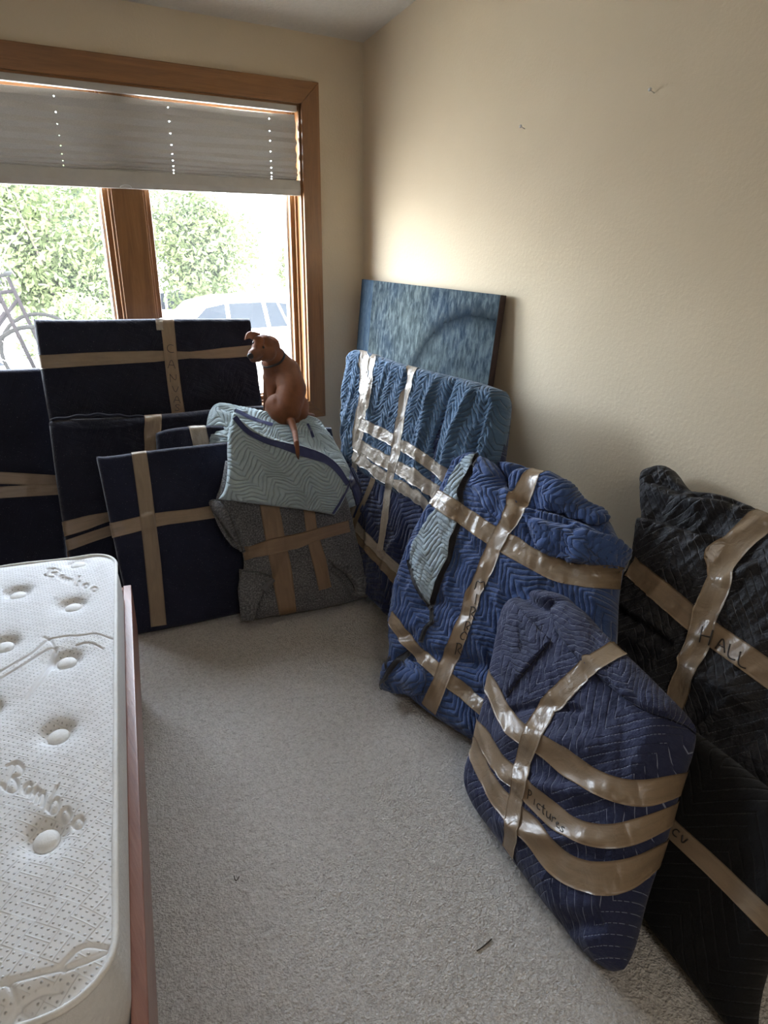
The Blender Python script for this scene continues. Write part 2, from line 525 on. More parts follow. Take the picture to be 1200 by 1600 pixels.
def mattress_mat():
    t = NT('knit mattress ticking'); uv = t.uv()
    P = .0108
    def dots(loc, k=1.0):
        mp = t.mapping(uv, scale=(1/P/k, 1/P/k, 1), rot=(0, 0, .62), loc=loc)
        fx = t.n('ShaderNodeVectorMath', operation='FRACTION'); t.l(mp, fx.inputs[0])
        sb = t.n('ShaderNodeVectorMath', operation='SUBTRACT'); t.l(fx.outputs[0], sb.inputs[0]); sb.inputs[1].default_value = (.5, .5, 0)
        s2 = t.n('ShaderNodeSeparateXYZ'); t.l(sb.outputs[0], s2.inputs[0])
        return t.math('SQRT', t.math('ADD', t.math('POWER', s2.outputs[0], 2), t.math('POWER', s2.outputs[1], 2))), s2, mp
    d, s2, mp = dots((0, 0, 0))
    mk = t.n('ShaderNodeVertexColor', layer_name='fur').outputs['Color']; mkn = t.math('SUBTRACT', 1, t.math('MULTIPLY', mk, 1.0))
    dot = t.math('MULTIPLY', mkn, t.math('SUBTRACT', 1, t.math('MINIMUM', t.math('DIVIDE', d, .22), 1)))
    # woven ridges that turn between blocks
    _, s2, mp2 = dots((.5, .5, 0), 2.0)
    bl = t.n('ShaderNodeTexChecker'); bl.inputs['Scale'].default_value = 1/2.0; t.l(mp2, bl.inputs['Vector'])
    rx = t.math('ABSOLUTE', s2.outputs[0]); ry = t.math('ABSOLUTE', s2.outputs[1])
    rid = t.math('ADD', t.math('MULTIPLY', bl.outputs['Fac'], rx), t.math('MULTIPLY', t.math('SUBTRACT', 1, bl.outputs['Fac']), ry))
    groove = t.math('MULTIPLY', mkn, t.math('POWER', t.math('MULTIPLY', rid, 2), 14))
    fine = t.noise(1400, 2, .5, uv)
    c = t.mix(t.math('MULTIPLY', t.math('POWER', dot, 1.2), .75), (.76, .77, .79), (.30, .29, .275))
    c = t.mix(t.math('MULTIPLY', groove, .16), c, (.50, .49, .46))
    h = t.math('ADD', t.math('MULTIPLY', dot, -.0024), t.math('ADD', t.math('MULTIPLY', groove, -.0012), t.math('MULTIPLY', fine, .0003)))
    t.set(color=c, rough=.85, sheen=.2, spec=.2, normal=t.bump(h, 1.0, 1.0))
    return t.m
MT['ticking'] = mattress_mat()
MT['mattress_side'] = plain('mattress side cloth', (.66, .67, .68), .8, .05, 90, .3)
MT['piping'] = plain('mattress piping', (.72, .72, .71), .7, .05, 90, .2)

def canvas_mat():
    t = NT('painted canvas'); uv = t.uv()
    st = t.mapping(uv, scale=(48, 15, 1)); n = t.noise(1, 4, .65, st, .4); m = t.noise(3.0, 4, .6, uv, .4); b = t.noise(1.4, 2, .5, uv)
    c = t.ramp(n, [(.36, (.008, .012, .015)), (.50, (.044, .058, .066)), (.64, (.115, .138, .140))])
    c = t.mix(.38, c, t.ramp(m, [(.3, (.026, .046, .085)), (.55, (.055, .072, .080)), (.8, (.11, .140, .138))]))
    # large dark arc brushed across the picture
    sep = t.n('ShaderNodeSeparateXYZ'); t.l(uv, sep.inputs[0])
    dx = t.math('SUBTRACT', sep.outputs[0], .98); dy = t.math('SUBTRACT', sep.outputs[1], .62)
    r = t.math('SQRT', t.math('ADD', t.math('POWER', dx, 2), t.math('POWER', t.math('MULTIPLY', dy, .90), 2)))
    r = t.math('ADD', r, t.math('MULTIPLY', t.math('SUBTRACT', t.noise(18, 3, .6, uv), .5), .05))
    arc = t.math('SUBTRACT', 1, t.math('MINIMUM', t.math('DIVIDE', t.math('ABSOLUTE', t.math('SUBTRACT', r, .50)), .055), 1))
    inside = t.math('LESS_THAN', r, .50)
    edge = t.math('LESS_THAN', sep.outputs[0], .12)
    c = t.mix(t.math('MULTIPLY', arc, t.math('MULTIPLY', n, 1.6)), c, (.004, .006, .009))
    spk = t.math('GREATER_THAN', n, .56)
    c = t.mix(t.math('MULTIPLY', t.math('MULTIPLY', inside, spk), .28), c, (.03, .045, .055))
    c = t.mix(t.math('MULTIPLY', edge, .5), c, (.050, .090, .150))
    t.set(color=c, rough=.9, spec=.02, normal=t.bump(n, .25, .003))
    return t.m
MT['canvas'] = canvas_mat()
MT['canvas_side'] = plain('canvas dark edge', (.030, .014, .014), .6, .3, 40, .2)
MT['pine'] = plain('bare stretcher wood', (.35, .25, .15), .7)

def fur_mat():
    t = NT('short tan fur'); ca = t.n('ShaderNodeVertexColor', layer_name='fur')
    p = t.geo(); n = t.noise(320, 4, .7, t.mapping(p, scale=(1, 1, .35)))
    c = t.mix(.35, ca.outputs['Color'], t.mix(n, (.55, .55, .55), (1.5, 1.5, 1.5)), 'MULTIPLY')
    t.set(color=c, rough=.6, sheen=.06, spec=.2, normal=t.bump(n, .3, .003))
    return t.m
MT['fur'] = fur_mat()
MT['eye'] = plain('dog eye', (.012, .008, .006), .1, 0)
MT['nose'] = plain('dog nose', (.008, .006, .006), .6, .1, 200, .3)
MT['leather'] = plain('dark collar', (.02, .016, .016), .5, .2, 200, .2)
MT['silver'] = plain('nail steel', (.62, .60, .57), .35, .05, 100, 0, metal=.6)

# outdoors
MT['drive'] = plain('pale gravel drive', (.62, .60, .55), 1, .12, 2.5, .2)
MT['leaf'] = None
def leaf(name, c1, c2):
    t = NT(name); p = t.geo(); n = t.noise(1.6, 2, .5, p)
    c = t.ramp(n, [(.35, c1), (.65, c2)])
    t.set(color=c, rough=.7, spec=.3)
    tr = t.n('ShaderNodeBsdfTranslucent'); t.l(c, tr.inputs[0])
    mx = t.n('ShaderNodeMixShader'); mx.inputs[0].default_value = .35
    t.l(t.b.outputs[0], mx.inputs[1]); t.l(tr.outputs[0], mx.inputs[2]); t.l(mx.outputs[0], t.out.inputs[0])
    return t.m
MT['leaf'] = leaf('leaf green', (.045, .064, .026), (.085, .108, .042))
MT['leaf2'] = leaf('leaf blue green', (.024, .040, .027), (.042, .058, .034))
MT['bark'] = plain('bark', (.06, .05, .04), .9, .3, 12, .5)
MT['twigs'] = plain('dry twigs', (.09, .065, .060), .9, .3, 12, .3)
MT['carpaint'] = plain('white car paint', (.78, .79, .80), .25, .02, 3, 0, coat=.6)
MT['carglass'] = plain('tinted car glass', (.007, .009, .012), .6, .1, 1, 0, spec=.05)
MT['tyre'] = plain('tyre rubber', (.007, .007, .007), .9, .12, 30, .05, spec=.03)
MT['bikeframe'] = plain('bicycle paint', (.008, .007, .008), .8, .1, 5, 0, spec=.03)

# ------------------------------------------------------------------ the room
XR, YB, YF, XL = 2.07, 3.40, -2.3, -2.5
ZC0, CS = 2.357, math.tan(math.radians(10.2))     # ceiling height at the window wall, slope towards the room
def zc(y): return ZC0+(YB-y)*CS
T = 0.16
def quad_slab(name, V4, nrm, thick, mat):
    V = np.array(V4, float); n = np.array(nrm, float)
    A = list(V)+list(V+n*thick)
    F = [(0, 1, 2, 3), (7, 6, 5, 4), (0, 4, 5, 1), (1, 5, 6, 2), (2, 6, 7, 3), (3, 7, 4, 0)]
    bm_o = bevel_build(name, A, F, mat)
    return struct(bm_o)
quad_slab('floor', [(XL, YF, 0), (XR, YF, 0), (XR, YB, 0), (XL, YB, 0)], (0, 0, -1), .12, MT['carpet'])
quad_slab('wall_right', [(XR, YF-T, -.1), (XR, YB+T, -.1), (XR, YB+T, zc(YB+T)+.05), (XR, YF-T, zc(YF-T)+.05)], (1, 0, 0), T, MT['wall'])
quad_slab('wall_left', [(XL, YF-T, -.1), (XL, YB+T, -.1), (XL, YB+T, zc(YB+T)+.05), (XL, YF-T, zc(YF-T)+.05)], (-1, 0, 0), T, MT['wall'])
quad_slab('wall_front', [(XL, YF, -.1), (XR, YF, -.1), (XR, YF, zc(YF)+.05), (XL, YF, zc(YF)+.05)], (0, -1, 0), T, MT['wall'])
quad_slab('ceiling', [(XL-.05, YF-T, zc(YF-T)), (XR+.05, YF-T, zc(YF-T)), (XR+.05, YB+T, zc(YB+T)), (XL-.05, YB+T, zc(YB+T))], (0, 0, 1), .16, MT['ceiling'])
WX0, WX1, WZ0, WZ1 = -0.005, 1.72, .62, 2.07      # window opening
def wall_back():
    parts = []
    for lo, hi in (((XL-T, YB, -.1), (WX0, YB+T, ZC0+.02)), ((WX1, YB, -.1), (XR+T, YB+T, ZC0+.02)),
                   ((WX0, YB, -.1), (WX1, YB+T, WZ0)), ((WX0, YB, WZ1), (WX1, YB+T, ZC0+.02))):
        parts.append(box_vf(lo, hi))
    V, F = merge(parts)
    return struct(build('wall_back', V, F, MT['wall'], smooth=False))
wall_back()
bb = abox('baseboard_back', (XL, YB-.014, 0), (XR, YB, .085), MT['oak_h'], bevel=.003); struct(bb)
bb = abox('baseboard_right', (XR-.014, YF, 0), (XR, YB-.016, .085), MT['oak_d'], bevel=.003); struct(bb)

# window: casing boards, jambs, mullion, sash frames, panes
win = bpy.data.objects.new('window_1', None); link(win); win.location = (.857, YB, WZ0); struct(win, 'wide oak framed window of two panes')
cw = .09
ci = .006
def mitred(name, pts, y0, y1, mat):
    V = [(x, y0, z) for x, z in pts]+[(x, y1, z) for x, z in pts]
    return bevel_build(name, V, [(0, 1, 2, 3), (7, 6, 5, 4), (0, 4, 5, 1), (1, 5, 6, 2), (2, 6, 7, 3), (3, 7, 4, 0)], mat, win, .0025, 2)
o0, o1, p0, p1 = WX0-cw, WX1+cw, WZ0-cw, WZ1+cw
yc0, yc1 = YB-.018, YB+.001
mitred('casing_board', [(o0, p1), (o1, p1), (WX1-ci, WZ1-ci), (WX0+ci, WZ1-ci)], yc0, yc1, MT['oak_h'])
mitred('casing_board', [(o0, p0), (WX0+ci, WZ0+ci), (WX1-ci, WZ0+ci), (o1, p0)], yc0, yc1, MT['oak_h'])
mitred('casing_board', [(o1, p1), (o1, p0), (WX1-ci, WZ0+ci), (WX1-ci, WZ1-ci)], yc0, yc1, MT['oak_v'])
mitred('casing_board', [(o0, p0), (o0, p1), (WX0+ci, WZ1-ci), (WX0+ci, WZ0+ci)], yc0, yc1, MT['oak_v'])
for nm, lo, hi, mt in (('jamb_board', (WX0, YB, WZ0), (WX0+.014, YB+.12, WZ1), 'oak_v'), ('jamb_board', (WX1-.014, YB, WZ0), (WX1, YB+.12, WZ1), 'oak_v'),
                       ('jamb_board', (WX0, YB, WZ1-.014), (WX1, YB+.12, WZ1), 'oak_h'), ('sill_board', (WX0, YB, WZ0), (WX1, YB+.12, WZ0+.016), 'oak_h'),
                       ('mullion', (.800, YB+.036, WZ0+.016), (.938, YB+.12, WZ1-.014), 'oak_v')):
    abox(nm, lo, hi, MT[mt], win, .002)
for x0, x1 in ((WX0+.014, .800), (.938, WX1-.014)):
    z0, z1 = WZ0+.016, WZ1-.014
    for k, (w, ya, yb, mt) in enumerate(((.012, YB+.044, YB+.060, 'oak'), (.034, YB+.060, YB+.088, 'oak'), (.044, YB+.088, YB+.125, 'vinyl'))):
        mv = MT['vinyl'] if mt == 'vinyl' else MT['oak_v']; mh = MT['vinyl'] if mt == 'vinyl' else MT['oak_h']
        nm = ('stop_bead', 'sash_rail', 'glazing_frame')[k]
        abox(nm, (x0, ya, z0), (x0+w, yb, z1), mv, win, .002)
        abox(nm, (x1-w, ya, z0), (x1, yb, z1), mv, win, .002)
        abox(nm, (x0+w, ya, z0), (x1-w, yb, z0+w), mh, win, .002)
        abox(nm, (x0+w, ya, z1-w), (x1-w, yb, z1), mh, win, .002)
    V = [(x0+.040, YB+.107, z0+.040), (x1-.040, YB+.107, z0+.040), (x1-.040, YB+.107, z1-.040), (x0+.040, YB+.107, z1-.040)]
    build('pane', V, [(0, 1, 2, 3)], MT['glass'], win, smooth=False)

# ------------------------------------------------------------------ pleated shade
def make_shade():
    y0 = YB+.010
    root = thing('pleated_blind', (.857, y0, 1.86), 'grey pleated fabric blind half raised in the oak window', 'blind')
    X0, X1 = .02, 1.700
    abox('head_rail', (X0, y0-.006, 2.030), (X1, y0+.026, 2.062), MT['blindrail'], root, .002)
    zb = 1.728
    # fabric with real cord holes, pleats closing up towards the bottom
    nP = 9
    hs = np.array([.052, .048, .044, .040, .034, .026, .018, .012, .010]); hs = hs/hs.sum()*(2.018-zb-.002)
    zt = 2.018-np.r_[0, np.cumsum(hs)]
    holes = [ony_x(q, y0) for q in ((91, 200), (268, 225), (423, 235))]
    xs = [X0]
    for h in sorted(holes): xs += list(np.linspace(xs[-1], h-.0030, 12)[1:])+[h-.0011, h+.0011, h+.0030]
    xs += list(np.linspace(xs[-1], X1, 14)[1:])
    xs = np.array(xs); V = []; rows = []
    for k in range(nP):
        zz0, zz1 = zt[k], zt[k+1]; hh = zz0-zz1
        for j, f in enumerate((0.0, .25, .5-.0026/hh/1.0, .5-.0012/hh, .5+.0012/hh, .5+.0026/hh, .75)):
            off = .010*(1-abs(2*f-1))
            rows.append((zz0-f*hh, off, k, j))
    rows.append((zt[-1], 0, nP, 0))
    nx = len(xs); ny = len(rows)
    for z, off, k, j in rows:
        sag = .0025*np.sin(xs*5+z*30)+.0015*np.sin(xs*13-z*60)
        for i, x in enumerate(xs):
            edge = .004*math.sin(z*95) if i == nx-1 else 0
            V.append((x-(.004+edge if i == nx-1 else 0), y0+.012-off, z+sag[i]))
    F = []
    hole_idx = [int(np.argmin(np.abs(xs-(h-.0011)))) for h in sorted(holes)]
    for r in range(ny-1):
        for i in range(nx-1):
            if rows[r][3] in (3,) and any(h-1 <= i <= h+1 for h in hole_idx): continue
            if rows[r][3] in (2, 4) and i in hole_idx: continue
            a = r*nx+i; F.append((a, a+nx, a+nx+1, a+1))
    build('pleated_fabric', V, F, MT['shade'], root, smooth=False)
    rl = bpy_profile('bottom_rail', X0, X1+.004, [(y0-.010, 1.664), (y0-.014, 1.690), (y0-.006, 1.733), (y0+.018, 1.733), (y0+.022, 1.664)], MT['blindrail'], root)
    # clear grip in the middle of the rail
    g = np.array([(.855+.024*math.cos(a), y0-.0155, 1.667+.012*math.sin(a)) for a in np.linspace(0, math.pi, 12)])
    tube('pull_tab', g, .0018, MT['vinyl'], root, 6)
def ony_x(q, Y):
    d = ray(*q); return (CO+d*Y/d[1])[0]
def bpy_profile(name, x0, x1, prof, mat, root):
    n = len(prof)
    V = [(x0, y, z) for y, z in prof]+[(x1, y, z) for y, z in prof]
    F = [tuple(range(n)), tuple(range(2*n-1, n-1, -1))]+[(i, (i+1) % n, n+(i+1) % n, n+i) for i in range(n)]
    return bevel_build(name, V, F, mat, root, .0012, 1)
make_shade()

# ------------------------------------------------------------------ wrapped packages
def slab(name, root, pl, sides, thick, mat, res=.005, rim=.035, bulge=0.0, bp=1.0, q=None, qh=0.0, folds=(), wr=(), noff=0.0, dis=1.0, back=1.0):
    """sides: photo-surveyed outlines (bottom, right, top, left) on the leaning plane pl"""
    conv = lambda x, y: pl.px(x, y)
    S = [[(a, max(b, .004)) for a, b in [conv(*p) for p in side]] for side in sides]
    S0 = [[conv(*p) for p in side] for side in sides]
    W = max(np.linalg.norm(np.diff(np.array(S[0]), axis=0), axis=1).sum(), np.linalg.norm(np.diff(np.array(S[2]), axis=0), axis=1).sum())
    H = max(np.linalg.norm(np.diff(np.array(S[1]), axis=0), axis=1).sum(), np.linalg.norm(np.diff(np.array(S[3]), axis=0), axis=1).sum())
    nx = int(np.clip(W/res, 12, 330)); ny = int(np.clip(H/res, 12, 330))
    P = coons(S[0], S[1], S[2], S[3], nx, ny)
    u, v = P[..., 0], P[..., 1]
    s = np.linspace(0, 1, nx)[None, :]; t = np.linspace(0, 1, ny)[:, None]
    ds = np.minimum(s, 1-s)*W; dt = np.minimum(t, 1-t)*H
    pr = lambda d: np.sqrt(np.clip(1-(1-np.minimum(d/rim, 1))**2, 0, 1))
    prof = pr(ds)*pr(dt)
    z = thick/2*prof
    z = z+bulge*(np.sin(math.pi*s)*np.sin(math.pi*t))**bp
    att = np.clip(prof*1.3, 0, 1)
    if folds: z = z+fold_height(u, v, folds, conv)*np.clip(prof*1.6, .25, 1)
    for (amp, su, sv, ang, seed) in wr:
        c_, s_ = math.cos(ang), math.sin(ang)
        z = z+amp*ridged((u*c_+v*s_)/su+seed, (-u*s_+v*c_)/sv, seed)*np.clip(prof+.25, 0, 1)
    qa, qb = quilt_uv(u, v, q, dis)
    if q is not None and qh > 0: z = z+qh*quilt(qa, qb, q)*np.clip(prof+.3, 0, 1)
    zb = -thick/2*prof*back
    Vf = pl.pts(u, v, z+noff); Vb = pl.pts(u, v, zb+noff)
    idx = np.arange(nx*ny).reshape(ny, nx)
    bi = idx.copy(); inner = bi[1:-1, 1:-1]; inner[:] = nx*ny+np.arange(inner.size).reshape(inner.shape)
    V = np.concatenate([Vf.reshape(-1, 3), Vb[1:-1, 1:-1].reshape(-1, 3)])
    n_z = np.cross(Vf[0, 1]-Vf[0, 0], Vf[1, 0]-Vf[0, 0]).dot(pl.N)
    Ff = grid_faces(ny, nx, idx, flip=n_z < 0); Fb = grid_faces(ny, nx, bi, flip=n_z >= 0)
    uvs = np.stack([qa, qb], -1); uv = np.concatenate([uvs.reshape(-1, 2), uvs[1:-1, 1:-1].reshape(-1, 2)])
    V[:, 2] = np.maximum(V[:, 2], .002)
    F = np.concatenate([Ff, Fb])
    o = build(name, V, F, mat, root, uv=uv)
    Tr = BVHTree.FromPolygons(V.tolist(), F.tolist())
    return o, Tr

class Surf:
    """stack of surfaces that tapes, patches and ink are pressed onto"""
    def __init__(s, *tr): s.t = list(tr)
    def hit(s, x, y):
        d = Vector(ray(x, y)).normalized(); best = None
        for t in s.t:
            h = t.ray_cast(Vector(CO), d)
            if h[0] is not None and (best is None or h[3] < best[2]):
                n = h[1] if h[1].dot(d) < 0 else -h[1]
                best = (np.array(h[0]), np.array(n), h[3])
        return best
    def near(s, p):
        best = None
        for t in s.t[:1]:
            h = t.find_nearest(Vector(p))
            if h[0] is not None and (best is None or h[3] < best[2]): best = (np.array(h[0]), np.array(h[1]), h[3])
        return best

def smooth_path(A, it):
    A = A.copy()
    for _ in range(it):
        A[1:-1] = (A[:-2]+2*A[1:-1]+A[2:])/4
    return A

def ribbon(name, root, sf, path, width, mat, off=.0030, wrap=(0, 0), smooth=10, step=.006, taper=None, na=11, back=None, wob=.0, crown=0.0):
    """tape pressed onto the package along a surveyed path; width in metres (or list along the path)"""
    P = resample(chaikin(path, 2), 70)
    C, N = [], []
    for x, y in P:
        h = sf.hit(x, y)
        if h is None: continue
        C.append(h[0]); N.append(h[1])
    if len(C) < 4: return None
    C = np.array(C); N = np.array(N)
    # reject rays that slipped past the package
    keep = [0]
    for i in range(1, len(C)):
        if np.linalg.norm(C[i]-C[keep[-1]]) < .12: keep.append(i)
    C, N = C[keep], N[keep]
    N = smooth_path(N, 14); N /= np.linalg.norm(N, axis=1)[:, None]
    L = np.linalg.norm(np.diff(C, axis=0), axis=1).sum(); n = max(8, int(L/step))
    C = resample(C, n); N = resample(N, n); C = smooth_path(C, 4)
    # wraps over the package's edges: continue the strip around the rim, pressed to the nearest surface
    def wrapped(C, N, d):
        e = C[0] if d == 0 else C[-1]; t = (C[0]-C[3]) if d == 0 else (C[-1]-C[-4])
        t /= np.linalg.norm(t); nn = N[0] if d == 0 else N[-1]
        pts, nrm = [], []; p, dirv, nv = e.copy(), t, nn
        for k in range(int(wrap[d]/step)):
            q = p+dirv*step
            h = sf.near(q)
            if h is None: break
            p2 = h[0]; dv = p2-p
            if np.linalg.norm(dv) < step*.25: dv = dirv*.5+(-nv)*.5
            dirv = dv/np.linalg.norm(dv); p = p2
            nv = h[1] if h[1].dot(nv) > -.2 else nv
            pts.append(p); nrm.append(nv)
        if not pts: return C, N
        if d == 0: return np.concatenate([np.array(pts)[::-1], C]), np.concatenate([np.array(nrm)[::-1], N])
        return np.concatenate([C, np.array(pts)]), np.concatenate([N, np.array(nrm)])
    for d in (0, 1):
        if wrap[d] > 0: C, N = wrapped(C, N, d)
    C = smooth_path(C, 3); N = smooth_path(N, 6); N /= np.linalg.norm(N, axis=1)[:, None]
    n = len(C)
    Tn = np.gradient(C, axis=0); Tn /= np.linalg.norm(Tn, axis=1)[:, None]
    S = np.cross(N, Tn); S /= np.linalg.norm(S, axis=1)[:, None]; S = smooth_path(S, 6)
    w = np.interp(np.linspace(0, 1, n), np.linspace(0, 1, len(np.atleast_1d(width))) if np.ndim(width) else [0, 1], width if np.ndim(width) else [width, width])
    w = w*(1+wob*(fbm(np.arange(n)*.13, np.zeros(n)+len(name)+n, 5)))
    ac = np.linspace(-.5, .5, na)
    G = np.zeros((n, na, 3)); Hh = np.zeros((n, na))
    for i in range(n):
        for j in range(na):
            p = C[i]+S[i]*w[i]*ac[j]
            best = -.02
            for t in sf.t:
                h = t.ray_cast(Vector(p+N[i]*.06), Vector(-N[i]), .10)
                if h[0] is not None: best = max(best, .06-h[3])
            Hh[i, j] = best; G[i, j] = p
    Hs = Hh.copy()
    for _ in range(smooth):
        K = np.pad(Hs, 1, mode='edge'); Hs = (K[:-2, 1:-1]+K[2:, 1:-1]+K[1:-1, :-2]+K[1:-1, 2:]+2*K[1:-1, 1:-1])/6
    Hf = np.maximum(Hs, Hh)
    for _ in range(2):
        K = np.pad(Hf, 1, mode='edge'); Hf = np.maximum((K[:-2, 1:-1]+K[2:, 1:-1]+K[1:-1, :-2]+K[1:-1, 2:]+2*K[1:-1, 1:-1])/6, Hh)
    cr = crown*(1-(2*ac)**2)[None, :]
    G = G+N[:, None, :]*(Hf+off+cr)[..., None]
    Ld = np.r_[0, np.cumsum(np.linalg.norm(np.diff(C, axis=0), axis=1))]
    uv = np.stack(np.broadcast_arrays(Ld[:, None], ac[None, :]*w[:, None]), -1)+rng.rand(2)*5
    # thin solid strip: front sheet, back sheet and closed rim
    th = .0007
    V = np.concatenate([G.reshape(-1, 3), (G-N[:, None, :]*th).reshape(-1, 3)])
    Ff = grid_faces(n, na); m = n*na
    idx = np.arange(m).reshape(n, na)
    rim = np.concatenate([idx[0, :], idx[1:, -1], idx[-1, -2::-1], idx[-2:0:-1, 0]])
    Fr = np.stack([rim, np.roll(rim, -1), np.roll(rim, -1)+m, rim+m], -1)
    Fa = np.concatenate([Ff, Ff[:, ::-1]+m, Fr])
    o = build(name, V, Fa, mat, root, uv=np.concatenate([uv.reshape(-1, 2)]*2))
    sf.t.append(BVHTree.FromPolygons(G.reshape(-1, 3).tolist(), Ff.tolist()))
    return o

def patch(name, root, sf, sides, mat, thick=.008, rimpx=6, q=None, qh=0.0, n=70, sz=.0026, press=8, folds=(), edge0=.35):
    """a cloth layer lying on the package, outline surveyed; sz = metres per pixel there"""
    P = coons(*sides, n, n)
    G = np.zeros((n, n, 3)); D = np.zeros((n, n)); Nn = np.zeros((n, n, 3)); ok = np.zeros((n, n), bool)
    for i in range(n):
        for j in range(n):
            h = sf.hit(*P[i, j])
            if h is not None: D[i, j] = h[2]; Nn[i, j] = h[1]; ok[i, j] = True
    med = np.median(D[ok]); D[~ok] = med
    bad = np.abs(D-med) > .35; D[bad] = med; Nn[bad | ~ok] = np.mean(Nn[ok], axis=0)
    for _ in range(press):
        K = np.pad(D, 1, mode='edge'); D2 = (K[:-2, 1:-1]+K[2:, 1:-1]+K[1:-1, :-2]+K[1:-1, 2:]+2*K[1:-1, 1:-1])/6
        D = np.minimum(D2, D) if _ < 3 else D2
    for _ in range(10):
        K = np.pad(Nn, ((1, 1), (1, 1), (0, 0)), mode='edge'); Nn = (K[:-2, 1:-1]+K[2:, 1:-1]+K[1:-1, :-2]+K[1:-1, 2:]+2*K[1:-1, 1:-1])/6
    Nn /= np.linalg.norm(Nn, axis=2)[..., None]
    R = np.zeros((n, n, 3))
    for i in range(n):
        for j in range(n):
            d = ray(*P[i, j]); R[i, j] = CO+d/np.linalg.norm(d)*D[i, j]
    s = np.linspace(0, 1, n)
    e = np.minimum(np.minimum(s, 1-s)[None, :], np.minimum(s, 1-s)[:, None])*n
    pr = edge0+(1-edge0)*np.sqrt(np.clip(1-(1-np.minimum(e/rimpx, 1))**2, 0, 1))
    u, v = P[..., 0]*sz, -P[..., 1]*sz
    z = thick*pr
    qa, qb = quilt_uv(u, v, q)
    if q is not None: z = z+qh*quilt(qa, qb, q)
    if folds: z = z+fold_height(u, v, folds, lambda x, y: (x*sz, -y*sz))
    Vf = R+Nn*z[..., None]; Vb = R-Nn*.002
    idx = np.arange(n*n).reshape(n, n); m = n*n
    F = grid_faces(n, n)
    rim = np.concatenate([idx[0, :], idx[1:, -1], idx[-1, -2::-1], idx[-2:0:-1, 0]])
    Fr = np.stack([rim, np.roll(rim, -1), np.roll(rim, -1)+m, rim+m], -1)
    V = np.concatenate([Vf.reshape(-1, 3), Vb.reshape(-1, 3)])
    uv = np.stack([qa, qb], -1).reshape(-1, 2)
    V[:, 2] = np.maximum(V[:, 2], .003)
    o = build(name, V, np.concatenate([F, F[:, ::-1]+m, Fr]), mat, root, uv=np.concatenate([uv, uv]))
    sf.t.append(BVHTree.FromPolygons(Vf.reshape(-1, 3).tolist(), F.tolist()))
    return o

GLYPH = {
 'C': [[(.9, .85), (.55, 1), (.15, .75), (.1, .35), (.4, .02), (.9, .12)]],
 'A': [[(.05, 0), (.45, 1), (.6, 1), (.9, 0)], [(.2, .38), (.8, .36)]],
 'N': [[(.1, 0), (.12, 1)], [(.12, .95), (.8, .05), (.85, 1)]],
 'V': [[(.1, 1), (.45, 0), (.9, 1)]],
 'S': [[(.85, .85), (.5, 1), (.15, .8), (.4, .55), (.8, .35), (.6, .03), (.1, .12)]],
 'M': [[(.05, 0), (.15, 1), (.5, .4), (.85, 1), (.95, 0)]],
 'I': [[(.5, 0), (.5, 1)]],
 'R': [[(.15, 0), (.2, 1)], [(.1, .95), (.6, 1), (.8, .75), (.55, .5), (.2, .48), (.85, 0)]],
 'O': [[(.5, 1), (.15, .75), (.1, .3), (.45, 0), (.85, .25), (.85, .7), (.5, 1), (.4, .98)]],
 'H': [[(.15, 0), (.1, 1)], [(.85, 0), (.9, 1)], [(.1, .45), (.9, .52)]],
 'L': [[(.15, 1), (.1, .15), (.4, 0), (.95, .1)]],
 'P': [[(.15, 0), (.2, 1)], [(.1, .95), (.65, 1), (.85, .75), (.6, .5), (.2, .45)]],
 'i': [[(.5, 0), (.5, .6)]],
 'c': [[(.85, .55), (.45, .65), (.15, .35), (.4, .02), (.9, .1)]],
 't': [[(.5, .95), (.45, .1), (.75, .02)], [(.15, .65), (.85, .65)]],
 'u': [[(.1, .62), (.15, .1), (.5, 0), (.8, .2), (.85, .62)], [(.85, .4), (.9, 0)]],
 'r': [[(.2, 0), (.2, .6)], [(.2, .4), (.55, .65), (.85, .55)]],
 'e': [[(.15, .35), (.8, .4), (.6, .65), (.2, .5), (.2, .15), (.55, 0), (.9, .1)]],
 's': [[(.8, .55), (.45, .65), (.2, .5), (.6, .3), (.75, .1), (.4, 0), (.1, .08)]],
 'B': [[(.15, 0), (.3, 1)], [(-.05, .75), (.35, 1.05), (.85, .95), (.8, .65), (.25, .5), (.75, .45), (.85, .12), (.45, -.03), (.0, .1)]],
 'a': [[(.8, .6), (.4, .65), (.12, .35), (.3, .02), (.65, .1), (.82, .55), (.85, 0)]],
 'm': [[(.08, 0), (.1, .6)], [(.1, .4), (.3, .62), (.48, .5), (.48, 0)], [(.48, .42), (.7, .62), (.9, .5), (.92, 0)]],
 'b': [[(.15, 1), (.12, .05)], [(.12, .3), (.45, .62), (.85, .4), (.7, .03), (.25, 0), (.12, .2)]],
 'o': [[(.5, .62), (.15, .45), (.15, .12), (.5, 0), (.85, .15), (.85, .48), (.5, .62), (.42, .6)]],
}
def write_ink(root, sf, letters, rad=.0018):
    """letters: (char, origin px, right px vector, up px vector) ; thin felt-pen strokes lying on the tape"""
    for ch, o, r, up in letters:
        pts = []
        for st in GLYPH[ch]:
            q = []
            for a, b in resample(chaikin(st, 2), 14):
                h = sf.hit(o[0]+a*r[0]+b*up[0], o[1]+a*r[1]+b*up[1])
                if h is not None: q.append(h[0]+h[1]*.0003)
            if len(q) > 3: pts.append(tube_vf(smooth_path(np.array(q), 1), rad, 5))
        if pts:
            V, F = merge(pts); build('letter', V, F, MT['ink'], root)

